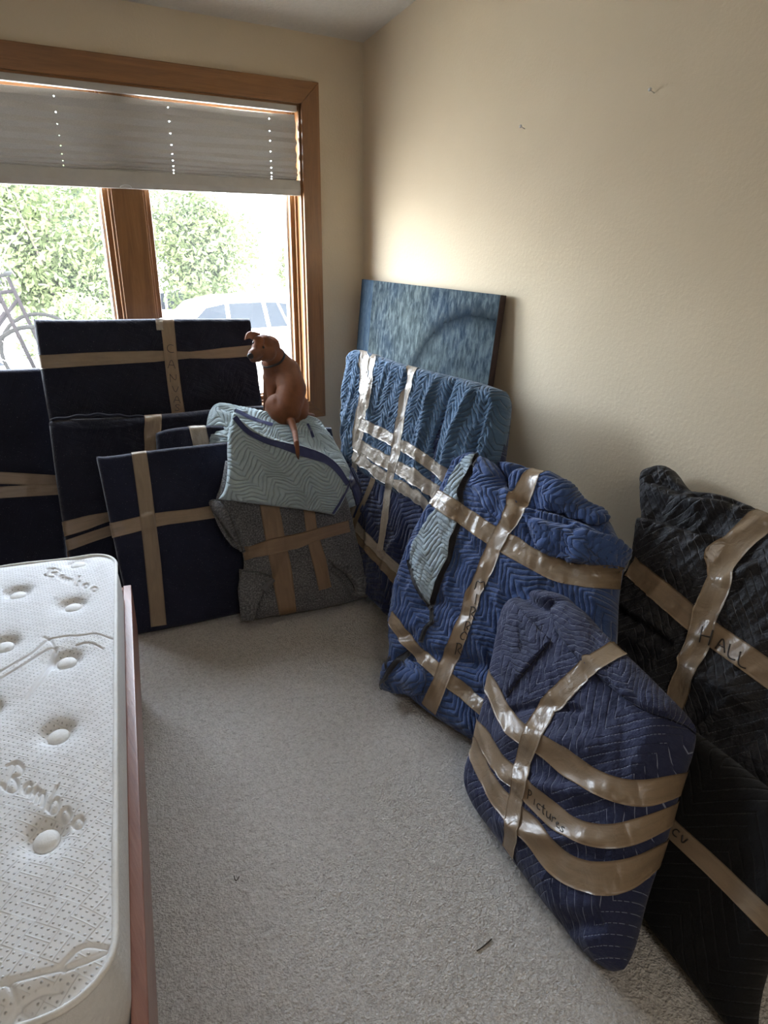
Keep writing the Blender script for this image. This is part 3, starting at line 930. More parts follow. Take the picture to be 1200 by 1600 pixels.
def base_of(pl, sides):
    b = np.array([pl.pts(*pl.px(*p)) for p in sides[0]]); c = b.mean(0); return (c[0], c[1], 0.0)
def lean_back(y0, tan, k=0.0, x0=0.0):     # packages under the window: base line y = y0 + k (x - x0)
    return Plane((x0, y0, 0), (1, k, 0), tan, (0, 1, 0))
def lean_right(x0, tan, k=0.0, y0=0.0):    # packages along the right wall: base line x = x0 + k (y - y0)
    return Plane((x0, y0, 0), (-k, -1, 0), tan, (1, 0, 0))

flat_wr = [(.006, .22, .3, .3, 3), (.0025, .06, .09, -.4, 5)]
# D: far left, tucked behind the others
pl = lean_back(3.10, .19)
sd = [[(-70, 1010), (130, 1010)], [(130, 1010), (105, 865), (90, 700), (76, 574)], [(-70, 580), (0, 577), (76, 573)], [(-70, 1010), (-70, 800), (-70, 580)]]
r = thing('wrapped_board', base_of(pl, sd), 'navy blanket wrapped panel standing at the far left behind the mattress', 'package')
o, tr = slab('moving_blanket', r, pl, sd, .045, MT['navy'], .009, .02, wr=flat_wr, q=Q_NAVY, qh=.0006); sf = Surf(tr)
ribbon('tape_strip', r, sf, [(-40, 745), (20, 747), (95, 752)], .050, MT['tape_brown'], smooth=4)
ribbon('tape_strip', r, sf, [(-40, 772), (20, 768), (95, 764)], .050, MT['tape_crinkle'], smooth=4)
# A: the wide one reaching up into the window
pl = lean_back(2.98, .235)
sd = [[(135, 900), (300, 900), (440, 880)], [(440, 880), (412, 650), (400, 570), (390, 498)], [(52, 499), (120, 500), (250, 497), (390, 497)], [(135, 900), (95, 740), (76, 655), (62, 570), (52, 499)]]
r = thing('wrapped_canvas', base_of(pl, sd), 'widest navy blanket package, rising in front of the window with CANVAS lettered tape', 'package')
o, tr = slab('moving_blanket', r, pl, sd, .05, MT['navy'], .007, .022, wr=flat_wr+[(.003, .03, .25, .9, 12)], q=Q_NAVY, qh=.0006); sf = Surf(tr)
ribbon('tape_strip', r, sf, [(64, 566), (160, 560), (260, 556), (320, 554), (372, 550), (392, 548)], [.056, .056, .054, .05, .03, .05, .052], MT['tape_dull'], wrap=(.03, .03), smooth=6)
ribbon('tape_strip', r, sf, [(261, 500), (264, 530), (270, 590), (280, 655)], .060, MT['tape_brown'], wrap=(.05, 0), smooth=4)
ribbon('tape_tab', r, sf, [(248, 500), (250, 516)], .03, MT['tape_silver'], smooth=2, off=.004)
write_ink(r, sf, [(c, (x, y), (w, 1), (-1, -h)) for c, x, y, w, h in (('C', 260, 551, 13, 14), ('A', 262, 575, 13, 14), ('N', 265, 597, 13, 13), ('V', 269, 615, 12, 12), ('A', 271, 629, 12, 11), ('S', 272, 642, 12, 11))], .0014)
# B: middle
pl = lean_back(2.83, .245)
sd = [[(150, 990), (300, 985), (470, 960)], [(470, 960), (470, 800), (462, 634)], [(76, 660), (90, 655), (180, 653), (240, 648), (300, 643), (380, 634), (462, 634)], [(150, 990), (122, 920), (105, 862), (90, 770), (76, 660)]]
r = thing('wrapped_board', base_of(pl, sd), 'navy blanket package with gathered top edge, in front of the widest one', 'package')
o, tr = slab('moving_blanket', r, pl, sd, .05, MT['navy'], .006, .025, wr=flat_wr+[(.004, .05, .02, .05, 8)], q=Q_NAVY, qh=.0006,
      folds=[([(80, 664), (130, 672), (200, 668), (240, 655)], .008, .012, 'ridge'), ([(255, 655), (320, 660), (400, 640)], .012, .03, 'step')]); sf = Surf(tr)
ribbon('tape_strip', r, sf, [(239, 652), (238, 680), (236, 712)], [.074, .072, .055], MT['tape_crinkle'], wrap=(.05, 0), smooth=5)
ribbon('tape_strip', r, sf, [(102, 826), (125, 820), (150, 812), (175, 806), (260, 780)], [.062, .058, .036, .036, .04], MT['tape_brown'], wrap=(.03, 0), smooth=4)
ribbon('tape_strip', r, sf, [(106, 852), (140, 840), (175, 828), (260, 800)], [.045, .044, .044, .045], MT['tape_brown'], wrap=(.03, 0), smooth=4)
tube('gathered_hem', resample([pl.pts(*pl.px(x, y), .012) for x, y in ((80, 657), (110, 652), (150, 648), (200, 651), (226, 652))], 30)+.003*np.sin(np.arange(30))[:, None]*np.array([0, 0, 1]), .007, MT['navy'], r, 8)
# B2: narrow one seen between
pl = lean_back(2.665, .245)
sd = [[(262, 960), (420, 950), (560, 935)], [(560, 935), (540, 800), (517, 668)], [(243, 677), (265, 669), (325, 664), (430, 664), (517, 668)], [(262, 960), (250, 800), (243, 677)]]
r = thing('wrapped_board', base_of(pl, sd), 'small black wrapped panel with pale tape, mostly hidden behind the pale aqua blanket', 'package')
o, tr = slab('moving_blanket', r, pl, sd, .045, MT['navy_light'], .008, .02, wr=flat_wr+[(.006, .12, .03, .15, 18)], q=Q_NAVY, qh=.0006); sf = Surf(tr)
ribbon('tape_strip', r, sf, [(308, 668), (314, 690), (318, 720)], .072, MT['tape_silver'], wrap=(.04, 0), smooth=4)
# C: front
pl = lean_back(2.50, .29, -.18, .46)
sd = [[(210, 992), (290, 977), (382, 957)], [(382, 957), (385, 820), (380, 688)], [(150, 713), (165, 714), (240, 703), (325, 694), (380, 688)], [(210, 992), (190, 905), (168, 800), (150, 713)]]
r = thing('wrapped_picture', base_of(pl, sd), 'square navy blanket package with a tape cross, front of the stack by the mattress', 'package')
o, tr = slab('moving_blanket', r, pl, sd, .04, MT['navy_light'], .006, .018, wr=flat_wr+[(.0025, .03, .2, .5, 22)], q=Q_NAVY, qh=.0006); sf = Surf(tr)
ribbon('tape_strip', r, sf, [(169, 830), (200, 823), (245, 811), (300, 805), (350, 797)], [.058, .056, .05, .052], MT['tape_brown'], wrap=(.01, 0), smooth=4)
ribbon('tape_strip', r, sf, [(217, 706), (226, 770), (236, 850), (243, 920), (248, 978)], [.056, .056, .060, .060], MT['tape_dull'], wrap=(.03, .0), smooth=4)

# E: grey felt bundle
pl = lean_back(2.36, .25, -.2, .86)
sdE = [[(376, 966), (395, 968), (430, 960), (480, 955), (530, 945), (580, 930)], [(580, 930), (575, 905), (560, 860), (548, 800), (530, 745), (515, 715)], [(352, 720), (440, 712), (515, 715)],
      [(376, 966), (373, 930), (382, 885), (378, 860), (368, 838), (345, 800), (335, 782), (345, 760), (352, 720)]]
r = thing('felt_bundle', base_of(pl, sdE), 'grey felt wrapped bundle with a double tape cross, under the pale aqua blanket', 'package')
o, tr = slab('felt_wrap', r, pl, sdE, .09, MT['felt'], .0045, .05, bulge=.012,
      wr=[(.006, .12, .16, .3, 2)],
      folds=[([(338, 790), (352, 802), (368, 825), (386, 862)], .035, .05, 'step'), ([(373, 888), (402, 889), (426, 896)], .018, .06, 'step'),
             ([(410, 925), (400, 945), (398, 968)], .022, .05, 'step'), ([(512, 874), (530, 880), (545, 895), (556, 915), (548, 932)], .03, .04, 'step'), ([(515, 885), (537, 905), (545, 928)], -.02, .012, 'dent')]); sf = Surf(tr)
ribbon('tape_strip', r, sf, [(418, 772), (429, 840), (438, 880), (450, 958)], [.076, .08, .085, .07], MT['tape_orange'], smooth=3)
ribbon('tape_strip', r, sf, [(480, 775), (488, 840), (500, 880), (508, 920)], [.045, .048, .06, .055], MT['tape_orange'], smooth=3)
ribbon('tape_strip', r, sf, [(381, 865), (415, 855), (460, 846), (495, 835), (545, 822)], [.056, .056, .054, .05, .05], MT['tape_orange'], smooth=3)
patch('felt_flap', r, sf, [[(380, 968), (398, 968)], [(398, 968), (402, 945), (412, 922), (426, 900)], [(374, 889), (400, 890), (426, 896)], [(380, 968), (376, 930), (374, 889)]], MT['felt'], .016, rimpx=3, n=40, edge0=.5)
patch('felt_flap', r, sf, [[(548, 932), (580, 929)], [(580, 929), (572, 905), (556, 886)], [(512, 872), (535, 874), (556, 886)], [(548, 932), (556, 915), (545, 895), (512, 872)]], MT['felt'], .018, rimpx=3, n=40, edge0=.5)
patch('felt_flap', r, sf, [[(372, 852), (384, 862)], [(384, 862), (374, 828), (356, 795), (346, 782)], [(332, 780), (346, 778)], [(372, 852), (352, 828), (340, 800), (332, 780)]], MT['felt'], .026, rimpx=4, n=36, edge0=.5)
# felt corner curls
for P_, rad in (([(411, 922), (417, 912), (427, 905)], .012),):
    q = [sf.hit(*p)[0]+sf.hit(*p)[1]*.008 for p in P_]
    tube('felt_curl', resample(chaikin(np.array(q), 2), 14), np.linspace(.016, .009, 14), MT['felt'], r, 12)

# F: folded pale aqua blanket, the dog's seat
Q_AQ = (.019, .13, .026, .35)
plq = lean_back(2.47, 1.55, -.2, .95); plq.O = plq.O+np.array([0, -.02, .40])
sdq = [[(338, 792), (420, 800), (500, 800), (556, 790)], [(556, 790), (560, 772), (552, 748), (530, 705), (508, 672), (492, 655)],
       [(343, 634), (372, 640), (420, 652), (455, 659), (492, 655)], [(338, 792), (330, 745), (322, 700), (322, 655), (333, 638), (343, 634)]]
r = thing('folded_blanket', (1.12, 2.55, .60), 'pale aqua quilted blanket folded over the grey felt bundle, dog sitting on it', 'blanket')
o, trq = slab('folded_layer', r, plq, sdq, .11, MT['aqua'], .0045, .07, bulge=.0, q=Q_AQ, qh=.005, dis=2.0, noff=.0,
      wr=[(.014, .11, .2, 1.2, 6)], folds=[([(336, 700), (342, 740), (350, 785)], -.02, .02, 'dent')])
plf = lean_back(2.215, .36, -.2, .86)
sdf = [[(341, 780), (420, 790), (480, 797), (522, 805)], [(522, 805), (535, 785), (548, 752)], [(364, 642), (385, 665), (420, 683), (470, 696), (515, 710), (548, 752)],
       [(341, 780), (352, 765), (356, 730), (354, 700), (358, 665), (364, 642)]]
o, trf = slab('front_flap', r, plf, sdf, .045, MT['aqua'], .0038, .022, q=Q_AQ, qh=.0055, bulge=.022, dis=2.0,
      wr=[(.010, .10, .13, .4, 9), (.003, .03, .04, 0, 10)])
sff = Surf(trf, trq); QUILT = Surf(trf, trq)
ribbon('binding_edge', r, sff, [(367, 652), (378, 666), (394, 679), (422, 692), (470, 704), (512, 718), (530, 736), (543, 756)], [.020, .018, .026, .035, .04, .03, .02], MT['binding_navy'], smooth=3, crown=.002, na=5)
ribbon('binding_edge', r, sff, [(520, 802), (534, 782), (546, 754)], .010, MT['binding_navy'], smooth=2, crown=.002, na=5)
patch('navy_lining', r, sff, [[(545, 755), (552, 775), (556, 790)], [(556, 790), (562, 778)], [(548, 730), (558, 748), (562, 778)], [(545, 755), (548, 730)]], MT['binding_navy'], .02, n=24)
ribbon('binding_edge', r, Surf(trq), [(367, 641), (385, 650), (400, 657), (425, 664)], .022, MT['binding_navy'], smooth=3, crown=.003, na=5)
ribbon('binding_edge', r, Surf(trq), [(480, 662), (487, 676), (490, 684)], .012, MT['binding_navy'], smooth=3, crown=.003, na=5)

# canvas picture leaning in the corner
def make_canvas():
    pc = lean_right(1.898, .096, 0.0, 3.36)
    root = thing('canvas_painting', (1.93, 2.8, 0), 'unwrapped blue grey painting on deep canvas, leaning in the room corner', 'painting')
    corners = [pc.px(565, 443), pc.px(783, 452)]
    u0, u1 = corners[0][0], corners[1][0]; vt = (corners[0][1]+corners[1][1])/2
    dep = .036
    n = 24
    U = np.linspace(u0, u1, n); Vv = np.linspace(.0, vt, n)
    uu, vv = np.meshgrid(U, Vv); P = pc.pts(uu, vv, .0012*np.sin(uu*9)*np.sin(vv*7))
    build('painted_face', P.reshape(-1, 3), grid_faces(n, n), MT['canvas'], root, uv=np.stack([uu-u0, vv], -1).reshape(-1, 2))
    t = .022
    for a, b, c, d_ in ((u0, 0, t, vt), (u1-t, 0, t, vt)):
        obox('side_edge', pc.pts(a, b, -dep), pc.U, pc.V, pc.N, c, d_, dep-.0015, MT['canvas_side'], root, .002, 2)
    obox('side_edge', pc.pts(u0+t, vt-t, -dep), pc.U, pc.V, pc.N, u1-u0-2*t, t, dep-.0015, MT['canvas_side'], root, .002, 2)
    obox('side_edge', pc.pts(u0+t, 0, -dep), pc.U, pc.V, pc.N, u1-u0-2*t, t, dep-.0015, MT['canvas_side'], root, .002, 2)
    obox('backing_cloth', pc.pts(u0+t, t, -dep+.004), pc.U, pc.V, pc.N, u1-u0-2*t, vt-2*t, .003, MT['pine'], root)
make_canvas()

# G: tall steel blue package
pl = lean_right(1.375, .42, -.07, 2.2)
sdg = [[(583, 930), (600, 950), (618, 968), (660, 1010), (730, 1075)], [(730, 1075), (765, 860), (785, 720), (795, 640), (794, 616)],
       [(556, 556), (566, 548), (600, 560), (640, 574), (700, 588), (760, 602), (794, 616)], [(583, 930), (565, 880), (545, 800), (541, 715), (546, 630), (556, 556)]]
r = thing('wrapped_artwork', base_of(pl, sdg), 'tall steel blue quilted package with glossy tape grid, in front of the painting', 'package')
o, tr = slab('inner_blanket', r, pl, sdg, .11, MT['indigo'], .005, .05, q=(.024, .16, .03, 1.0), qh=.005,
      wr=[(.012, .10, .25, .2, 4)], folds=[([(640, 840), (620, 870), (612, 910)], .015, .02, 'ridge'), ([(580, 790), (596, 830), (590, 870)], .012, .02, 'ridge')])
sf = Surf(tr)
sdt = [[(548, 722), (575, 742), (612, 768), (650, 785), (700, 815), (760, 850)], [(760, 850), (785, 720), (797, 640), (795, 614)],
       [(555, 558), (566, 547), (600, 559), (640, 573), (700, 587), (760, 601), (795, 614)], [(548, 722), (544, 650), (555, 558)]]
o, tr2 = slab('outer_blanket', r, pl, sdt, .12, MT['teal'], .0045, .05, q=Q_TEAL, qh=.006, noff=.012,
      wr=[(.010, .05, .25, .1, 14), (.006, .03, .06, 0, 15)],
      folds=[([(700, 600), (690, 640), (676, 700), (672, 770)], .022, .022, 'ridge'), ([(760, 612), (745, 650), (722, 700), (715, 760)], .024, .022, 'ridge'),
             ([(655, 590), (652, 640), (640, 700)], -.014, .016, 'dent'), ([(725, 605), (712, 650), (697, 700), (690, 780)], -.020, .016, 'dent'),
             ([(600, 580), (596, 640), (600, 700)], .014, .018, 'ridge'), ([(780, 640), (765, 690), (750, 740)], -.016, .02, 'dent')])
sf = Surf(tr2, tr)
Tm = MT['tape_silver']
ribbon('tape_strip', r, sf, [(568, 552), (570, 600), (562, 660), (553, 740)], [.04, .055, .06, .05], Tm, wrap=(.05, 0), smooth=14, wob=.5)
ribbon('tape_strip', r, sf, [(582, 557), (577, 600), (568, 660), (560, 710)], [.03, .035, .03, .02], Tm, wrap=(.05, 0), smooth=14, wob=.6)
ribbon('tape_strip', r, sf, [(563, 662), (600, 680), (640, 702), (680, 730), (706, 752)], .050, Tm, smooth=16, wob=.2)
ribbon('tape_strip', r, sf, [(556, 694), (590, 714), (630, 735), (665, 758), (700, 782)], .056, Tm, smooth=16, wob=.2)
ribbon('tape_strip', r, sf, [(560, 715), (585, 735), (604, 748), (640, 768), (668, 792)], [.05, .05, .035, .05, .04], Tm, smooth=8, wob=.5)
ribbon('tape_strip', r, sf, [(546, 808), (570, 838), (600, 870), (634, 902)], .042, Tm, wrap=(.04, 0), smooth=16)
ribbon('tape_strip', r, sf, [(550, 830), (572, 856), (602, 888), (632, 918)], .036, MT['tape_crinkle'], wrap=(.04, 0), smooth=16, wob=.4)
ribbon('tape_strip', r, sf, [(645, 573), (637, 610), (624, 680), (612, 740), (603, 800), (594, 862)], [.052, .046, .05, .045, .036, .036], Tm, wrap=(.06, 0), smooth=22, wob=.25)

# H: royal blue package, mirror
pl = lean_right(1.215, .82, -.2, 1.25)
sdh = [[(600, 1073), (640, 1088), (665, 1118), (705, 1152), (760, 1178), (850, 1215), (930, 1220)], [(930, 1220), (955, 1100), (963, 1000), (965, 915), (979, 868), (977, 860)],
       [(722, 725), (745, 708), (775, 722), (800, 727), (820, 730), (850, 742), (884, 746), (906, 776), (912, 788), (950, 808), (960, 832), (977, 860)],
       [(600, 1073), (610, 1045), (618, 1015), (608, 985), (618, 940), (626, 905), (640, 865), (665, 815), (690, 785), (705, 745), (722, 725)]]
r = thing('wrapped_mirror', base_of(pl, sdh), 'royal blue quilted package with pale lining flap and MIRROR lettered tape', 'package')
o, tr = slab('moving_blanket', r, pl, sdh, .15, MT['blue'], .0042, .07, bulge=.02, q=Q_BLUE, qh=.0055,
      wr=[(.016, .12, .25, .6, 5), (.006, .04, .08, .2, 6)],
      folds=[([(980, 868), (930, 835), (885, 822), (845, 812), (815, 804)], .045, .09, 'step'), ([(905, 800), (895, 770), (868, 742)], .03, .06, 'step'),
             ([(800, 775), (790, 745), (765, 722)], -.05, .020, 'dent'), ([(800, 760), (812, 745), (825, 738)], -.03, .018, 'dent'),
             ([(680, 958), (710, 945), (745, 975)], -.016, .02, 'dent'), ([(650, 1035), (700, 1030), (760, 1045), (840, 1060)], -.022, .022, 'dent'), ([(640, 1060), (680, 1075), (690, 1060)], .018, .02, 'ridge'),
             ([(740, 1085), (800, 1100), (860, 1105)], -.018, .02, 'dent'), ([(615, 985), (640, 1005), (665, 1000)], -.018, .015, 'dent'),
             ([(860, 890), (900, 930), (960, 960)], .014, .02, 'ridge'), ([(800, 960), (790, 920), (760, 880)], .010, .02, 'ridge')])
sf = Surf(tr)
patch('loose_fold', r, sf, [[(838, 858), (880, 878), (962, 893)], [(962, 893), (974, 880), (981, 866)], [(818, 803), (850, 812), (900, 822), (945, 838), (981, 866)], [(838, 858), (826, 830), (818, 803)]], MT['blue'], .040, rimpx=16, q=Q_BLUE, qh=.005, n=80, edge0=.1)
patch('loose_fold', r, sf, [[(842, 795), (880, 806), (935, 822)], [(935, 822), (952, 815), (946, 806)], [(852, 748), (884, 752), (902, 778), (912, 790), (946, 806)], [(842, 795), (846, 770), (852, 748)]], MT['blue'], .028, rimpx=16, q=Q_BLUE, qh=.005, n=64, edge0=.1)
patch('loose_fold', r, sf, [[(733, 760), (760, 800), (800, 830)], [(800, 830), (815, 800), (800, 770), (776, 735)], [(746, 714), (760, 720), (776, 735)], [(733, 760), (746, 714)]], MT['blue'], .020, rimpx=12, q=Q_BLUE, qh=.005, n=64, edge0=.1)
patch('pale_lining', r, sf, [[(641, 872), (648, 905), (662, 935), (672, 950)], [(672, 950), (690, 905), (706, 855), (716, 815), (714, 790), (722, 765), (740, 725), (744, 710)],
      [(744, 710), (738, 711)], [(641, 872), (650, 840), (668, 812), (690, 785), (703, 748), (722, 722), (738, 711)]], MT['pale'], .012, q=Q_PALE, qh=.005, n=110)
ribbon('binding_edge', r, sf, [(744, 712), (738, 735), (722, 765), (720, 790), (728, 805)], .016, MT['binding'], smooth=2, crown=.003, na=5)
ribbon('binding_edge', r, sf, [(716, 818), (708, 855), (690, 905), (674, 945), (676, 975)], .017, MT['binding'], smooth=2, crown=.003, na=5)
ribbon('binding_edge', r, sf, [(638, 875), (645, 905), (658, 930), (674, 952)], .014, MT['binding'], smooth=2, crown=.003, na=5)
patch('corner_flap', r, sf, [[(598, 1071), (625, 1080), (662, 1086)], [(662, 1086), (668, 1060), (664, 1045)], [(605, 1036), (622, 1030), (645, 1034), (664, 1045)], [(598, 1071), (600, 1052), (605, 1036)]], MT['blue'], .022, q=Q_BLUE, qh=.004, n=46)
ribbon('binding_edge', r, sf, [(599, 1070), (606, 1050), (622, 1030), (642, 1018)], .020, MT['binding'], smooth=2, crown=.003, na=5)
ribbon('binding_edge', r, sf, [(604, 1045), (604, 1032), (612, 1026)], .012, MT['binding'], smooth=2, crown=.003, na=5)
ribbon('binding_edge', r, sf, [(676, 972), (664, 980), (658, 1004)], .018, MT['binding'], smooth=2, crown=.003, na=5)
ribbon('tape_strip', r, sf, [(615, 972), (640, 1005), (680, 1045), (720, 1080), (770, 1118), (830, 1165)], .046, MT['tape_crinkle'], wrap=(.03, 0), smooth=14)
ribbon('tape_strip', r, sf, [(684, 780), (715, 800), (765, 835), (820, 868), (880, 895), (925, 903), (962, 904)], .066, MT['tape_crinkle'], wrap=(.03, .04), smooth=10)
ribbon('tape_strip', r, sf, [(833, 744), (810, 785), (780, 840), (755, 895), (730, 960), (700, 1040), (668, 1113)], [.070, .072, .066, .058, .056, .058, .060], MT['tape_brown'], wrap=(.06, 0), smooth=12)
write_ink(r, sf, [(c, (x, y), (rx, 2), (3, -h)) for c, x, y, rx, h in (('M', 741, 921, 16, 19), ('I', 736, 943, 12, 16), ('R', 731, 966, 13, 19), ('R', 723, 985, 13, 15), ('O', 716, 1000, 15, 14), ('R', 709, 1022, 14, 18))], .0018)

# J: black package leaning on the wall, HALL
pl = lean_right(1.50, .66, 0, 1.0)
sdj = [[(952, 990), (1000, 1080), (1060, 1160), (1130, 1230), (1220, 1310), (1320, 1380)], [(1320, 1380), (1330, 1100), (1310, 860)],
       [(1006, 748), (1018, 738), (1040, 730), (1056, 736), (1066, 752), (1085, 774), (1130, 776), (1165, 788), (1190, 800), (1310, 860)],
       [(952, 990), (975, 930), (998, 885), (1012, 820), (1006, 790), (1006, 748)]]
r = thing('wrapped_artwork', base_of(pl, sdj), 'black stitched blanket package with HALL written on its tape cross', 'package')
o, tr = slab('moving_blanket', r, pl, sdj, .12, MT['black_st'], .0045, .05, bulge=.02,
      wr=[(.022, .10, .3, -.5, 5), (.010, .04, .15, -.3, 6)],
      folds=[([(1010, 820), (1060, 835), (1110, 850), (1150, 850)][::-1], .050, .12, 'step'), ([(1025, 758), (1050, 785), (1100, 800), (1150, 802)], .030, .03, 'ridge'),
             ([(1030, 762), (1058, 770), (1075, 780)], -.03, .014, 'dent'), ([(1100, 790), (1150, 792), (1160, 796)], -.02, .008, 'dent'),
             ([(965, 935), (1000, 970), (1040, 990), (1075, 1020)], .03, .06, 'step'), ([(950, 985), (1010, 1010), (1060, 1025)], .02, .025, 'ridge'),
             ([(1200, 900), (1160, 905), (1140, 930)], .02, .02, 'ridge'), ([(1090, 1065), (1140, 1080), (1200, 1110)], .025, .03, 'ridge')])
sf = Surf(tr)
ribbon('tape_strip', r, sf, [(996, 893), (1040, 930), (1090, 975), (1140, 1010), (1200, 1052), (1280, 1110)], .068, MT['tape_brown'], wrap=(.03, 0), smooth=22, off=.004)
ribbon('tape_strip', r, sf, [(1186, 815), (1150, 850), (1122, 910), (1098, 980), (1060, 1090), (1040, 1140)], [.080, .076, .072, .07, .062, .05], MT['tape_crinkle'], wrap=(.05, 0), smooth=26, off=.006)
write_ink(r, sf, [('H', (1090, 1002), (20, 7), (6, -24)), ('A', (1117, 1013), (17, 8), (4, -20)), ('L', (1134, 1026), (15, 8), (5, -21)), ('L', (1150, 1038), (16, 9), (5, -21))], .0022)

# K: low charcoal package in front of it
pl = lean_right(1.115, .62, .22, .42)
sdk = [[(985, 1500), (1030, 1560), (1075, 1605), (1120, 1645), (1165, 1650)], [(1165, 1650), (1180, 1560), (1205, 1490), (1260, 1380), (1300, 1310)],
       [(1000, 1080), (1100, 1152), (1150, 1190), (1200, 1230), (1260, 1275), (1300, 1310)], [(985, 1500), (990, 1300), (1000, 1080)]]
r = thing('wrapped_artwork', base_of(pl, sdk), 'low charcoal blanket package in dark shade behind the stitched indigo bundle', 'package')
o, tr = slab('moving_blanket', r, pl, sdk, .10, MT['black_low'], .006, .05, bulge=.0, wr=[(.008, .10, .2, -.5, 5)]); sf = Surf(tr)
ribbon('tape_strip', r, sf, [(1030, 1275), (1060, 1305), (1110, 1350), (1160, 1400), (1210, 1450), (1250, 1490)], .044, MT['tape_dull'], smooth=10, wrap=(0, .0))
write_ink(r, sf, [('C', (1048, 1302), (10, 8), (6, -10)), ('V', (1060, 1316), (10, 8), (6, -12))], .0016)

# I: stitched indigo bundle, pictures
pl = lean_right(1.000, .84, .15, .86)
sdi = [[(737, 1225), (740, 1262), (780, 1345), (850, 1430), (900, 1492), (950, 1520), (975, 1515)], [(975, 1515), (990, 1450), (1005, 1390), (1035, 1310), (1058, 1220), (1088, 1150)],
       [(804, 940), (830, 925), (880, 927), (900, 945), (950, 1005), (1010, 1060), (1088, 1150)], [(737, 1225), (758, 1170), (770, 1110), (782, 1030), (792, 970), (804, 940)]]
r = thing('wrapped_pictures', base_of(pl, sdi), 'plump stitched indigo bundle with four tape bands lettered Pictures', 'package')
o, tr = slab('moving_blanket', r, pl, sdi, .17, MT['stitched'], .0042, .085, bulge=.02,
      wr=[(.010, .06, .28, 1.1, 5), (.004, .03, .12, .9, 6)],
      folds=[
             ([(825, 935), (850, 960), (880, 960)], -.05, .022, 'dent'), 
             ([(800, 1160), (900, 1180), (1000, 1190)], .02, .04, 'ridge'), ([(810, 1225), (900, 1255), (1000, 1255)], .018, .02, 'ridge'), ([(800, 1290), (870, 1325), (980, 1330)], .016, .015, 'ridge'),
             ([(850, 1440), (900, 1455), (960, 1450)], -.02, .02, 'dent'), ([(830, 1130), (880, 1120), (940, 1130)], -.012, .01, 'dent')])
sf = Surf(tr)
patch('folded_cuff', r, sf, [[(793, 1090), (825, 1045), (862, 1003)], [(862, 1003), (858, 998)], [(804, 943), (830, 970), (858, 998)], [(793, 1090), (780, 1040), (790, 980), (804, 943)]], MT['stitched'], .012, rimpx=5, n=60, q=Q_ST, qh=.0012, edge0=.3)
patch('folded_cuff', r, sf, [[(868, 985), (905, 1034), (950, 1072), (1000, 1110), (1052, 1128)], [(1052, 1128), (1070, 1135), (1086, 1148)], [(866, 938), (900, 948), (950, 1006), (1010, 1062), (1086, 1148)], [(868, 985), (858, 960), (866, 938)]], MT['stitched'], .022, rimpx=14, n=80, q=Q_ST, qh=.0012, edge0=.15)
tb = MT['tape_brown']
ribbon('tape_strip', r, sf, [(755, 1050), (771, 1080), (785, 1115), (815, 1150), (850, 1165), (890, 1200), (950, 1232), (1000, 1242), (1056, 1228), (1090, 1215)], [.05, .05, .05, .054, .056, .056], tb, wrap=(.03, .04), smooth=12)
ribbon('tape_strip', r, sf, [(745, 1140), (763, 1165), (785, 1200), (815, 1228), (850, 1262), (880, 1290), (930, 1308), (980, 1305), (1040, 1280), (1070, 1262)], .050, tb, wrap=(.03, .04), smooth=12)
ribbon('tape_strip', r, sf, [(738, 1165), (757, 1205), (775, 1245), (810, 1275), (850, 1325), (880, 1358), (930, 1374), (975, 1370), (1012, 1350), (1040, 1330)], [.045, .05, .06, .064, .064, .06], tb, wrap=(.03, .04), smooth=12)
ribbon('tape_strip', r, sf, [(966, 1014), (951, 1022), (930, 1034), (885, 1075), (850, 1115), (828, 1155), (815, 1200), (805, 1260), (793, 1345), (788, 1380)], [.055, .055, .06, .062, .05, .046, .046], MT['tape_crinkle'], wrap=(.05, .0), smooth=14)
write_ink(r, sf, [(c, (823+k*7.3+dx, 1247+k*7.2), (8, 6), (2, -15)) for k, (c, dx) in enumerate((('P', 0), ('i', 0), ('c', -1), ('t', -1), ('u', 0), ('r', 1), ('e', 0), ('s', 0)))], .0013)

# ------------------------------------------------------------------ bed frame and mattress (turned 13 degrees)
EU = np.array([.228, .9737, 0]); EV = np.array([-.9737, .228, 0]); EZ = np.array([0, 0, 1.0])
def B(u, v, z): return EU*u+EV*v+EZ*z
def make_bed():
    root = thing('bed_frame', tuple(B(1.42, 1.1, 0)), 'reddish cherry wood low bed frame under the white mattress', 'bed')
    MAT = MT['bedwood']
    u0, u1, v0, v1 = .50, 2.20, .094, 2.20
    def bx(n, a, b, c, da, db, dc, bev=.004): return obox(n, B(a, b, c), EU, EV, EZ, da, db, dc, MAT, root, bev, 3)
    bx('side_rail', u0, v0, .22, u1-u0, .026, .18)
    bx('side_rail', u0, v1, .22, u1-u0, .026, .18)
    bx('end_rail', u1-.026, v0+.026, .22, .026, v1-v0-.026, .175)
    bx('end_rail', u0, v0+.026, .22, .026, v1-v0-.026, .175)
    for a in (u0+.03, u1-.09):
        for b in (v0+.028, v1-.06):
            bx('leg', a, b, 0, .06, .06, .30)
    for k in range(9):
        bx('slat', u0+.05+k*.18, v0+.028, .285, .08, v1-v0-.03, .02, .002)
make_bed()

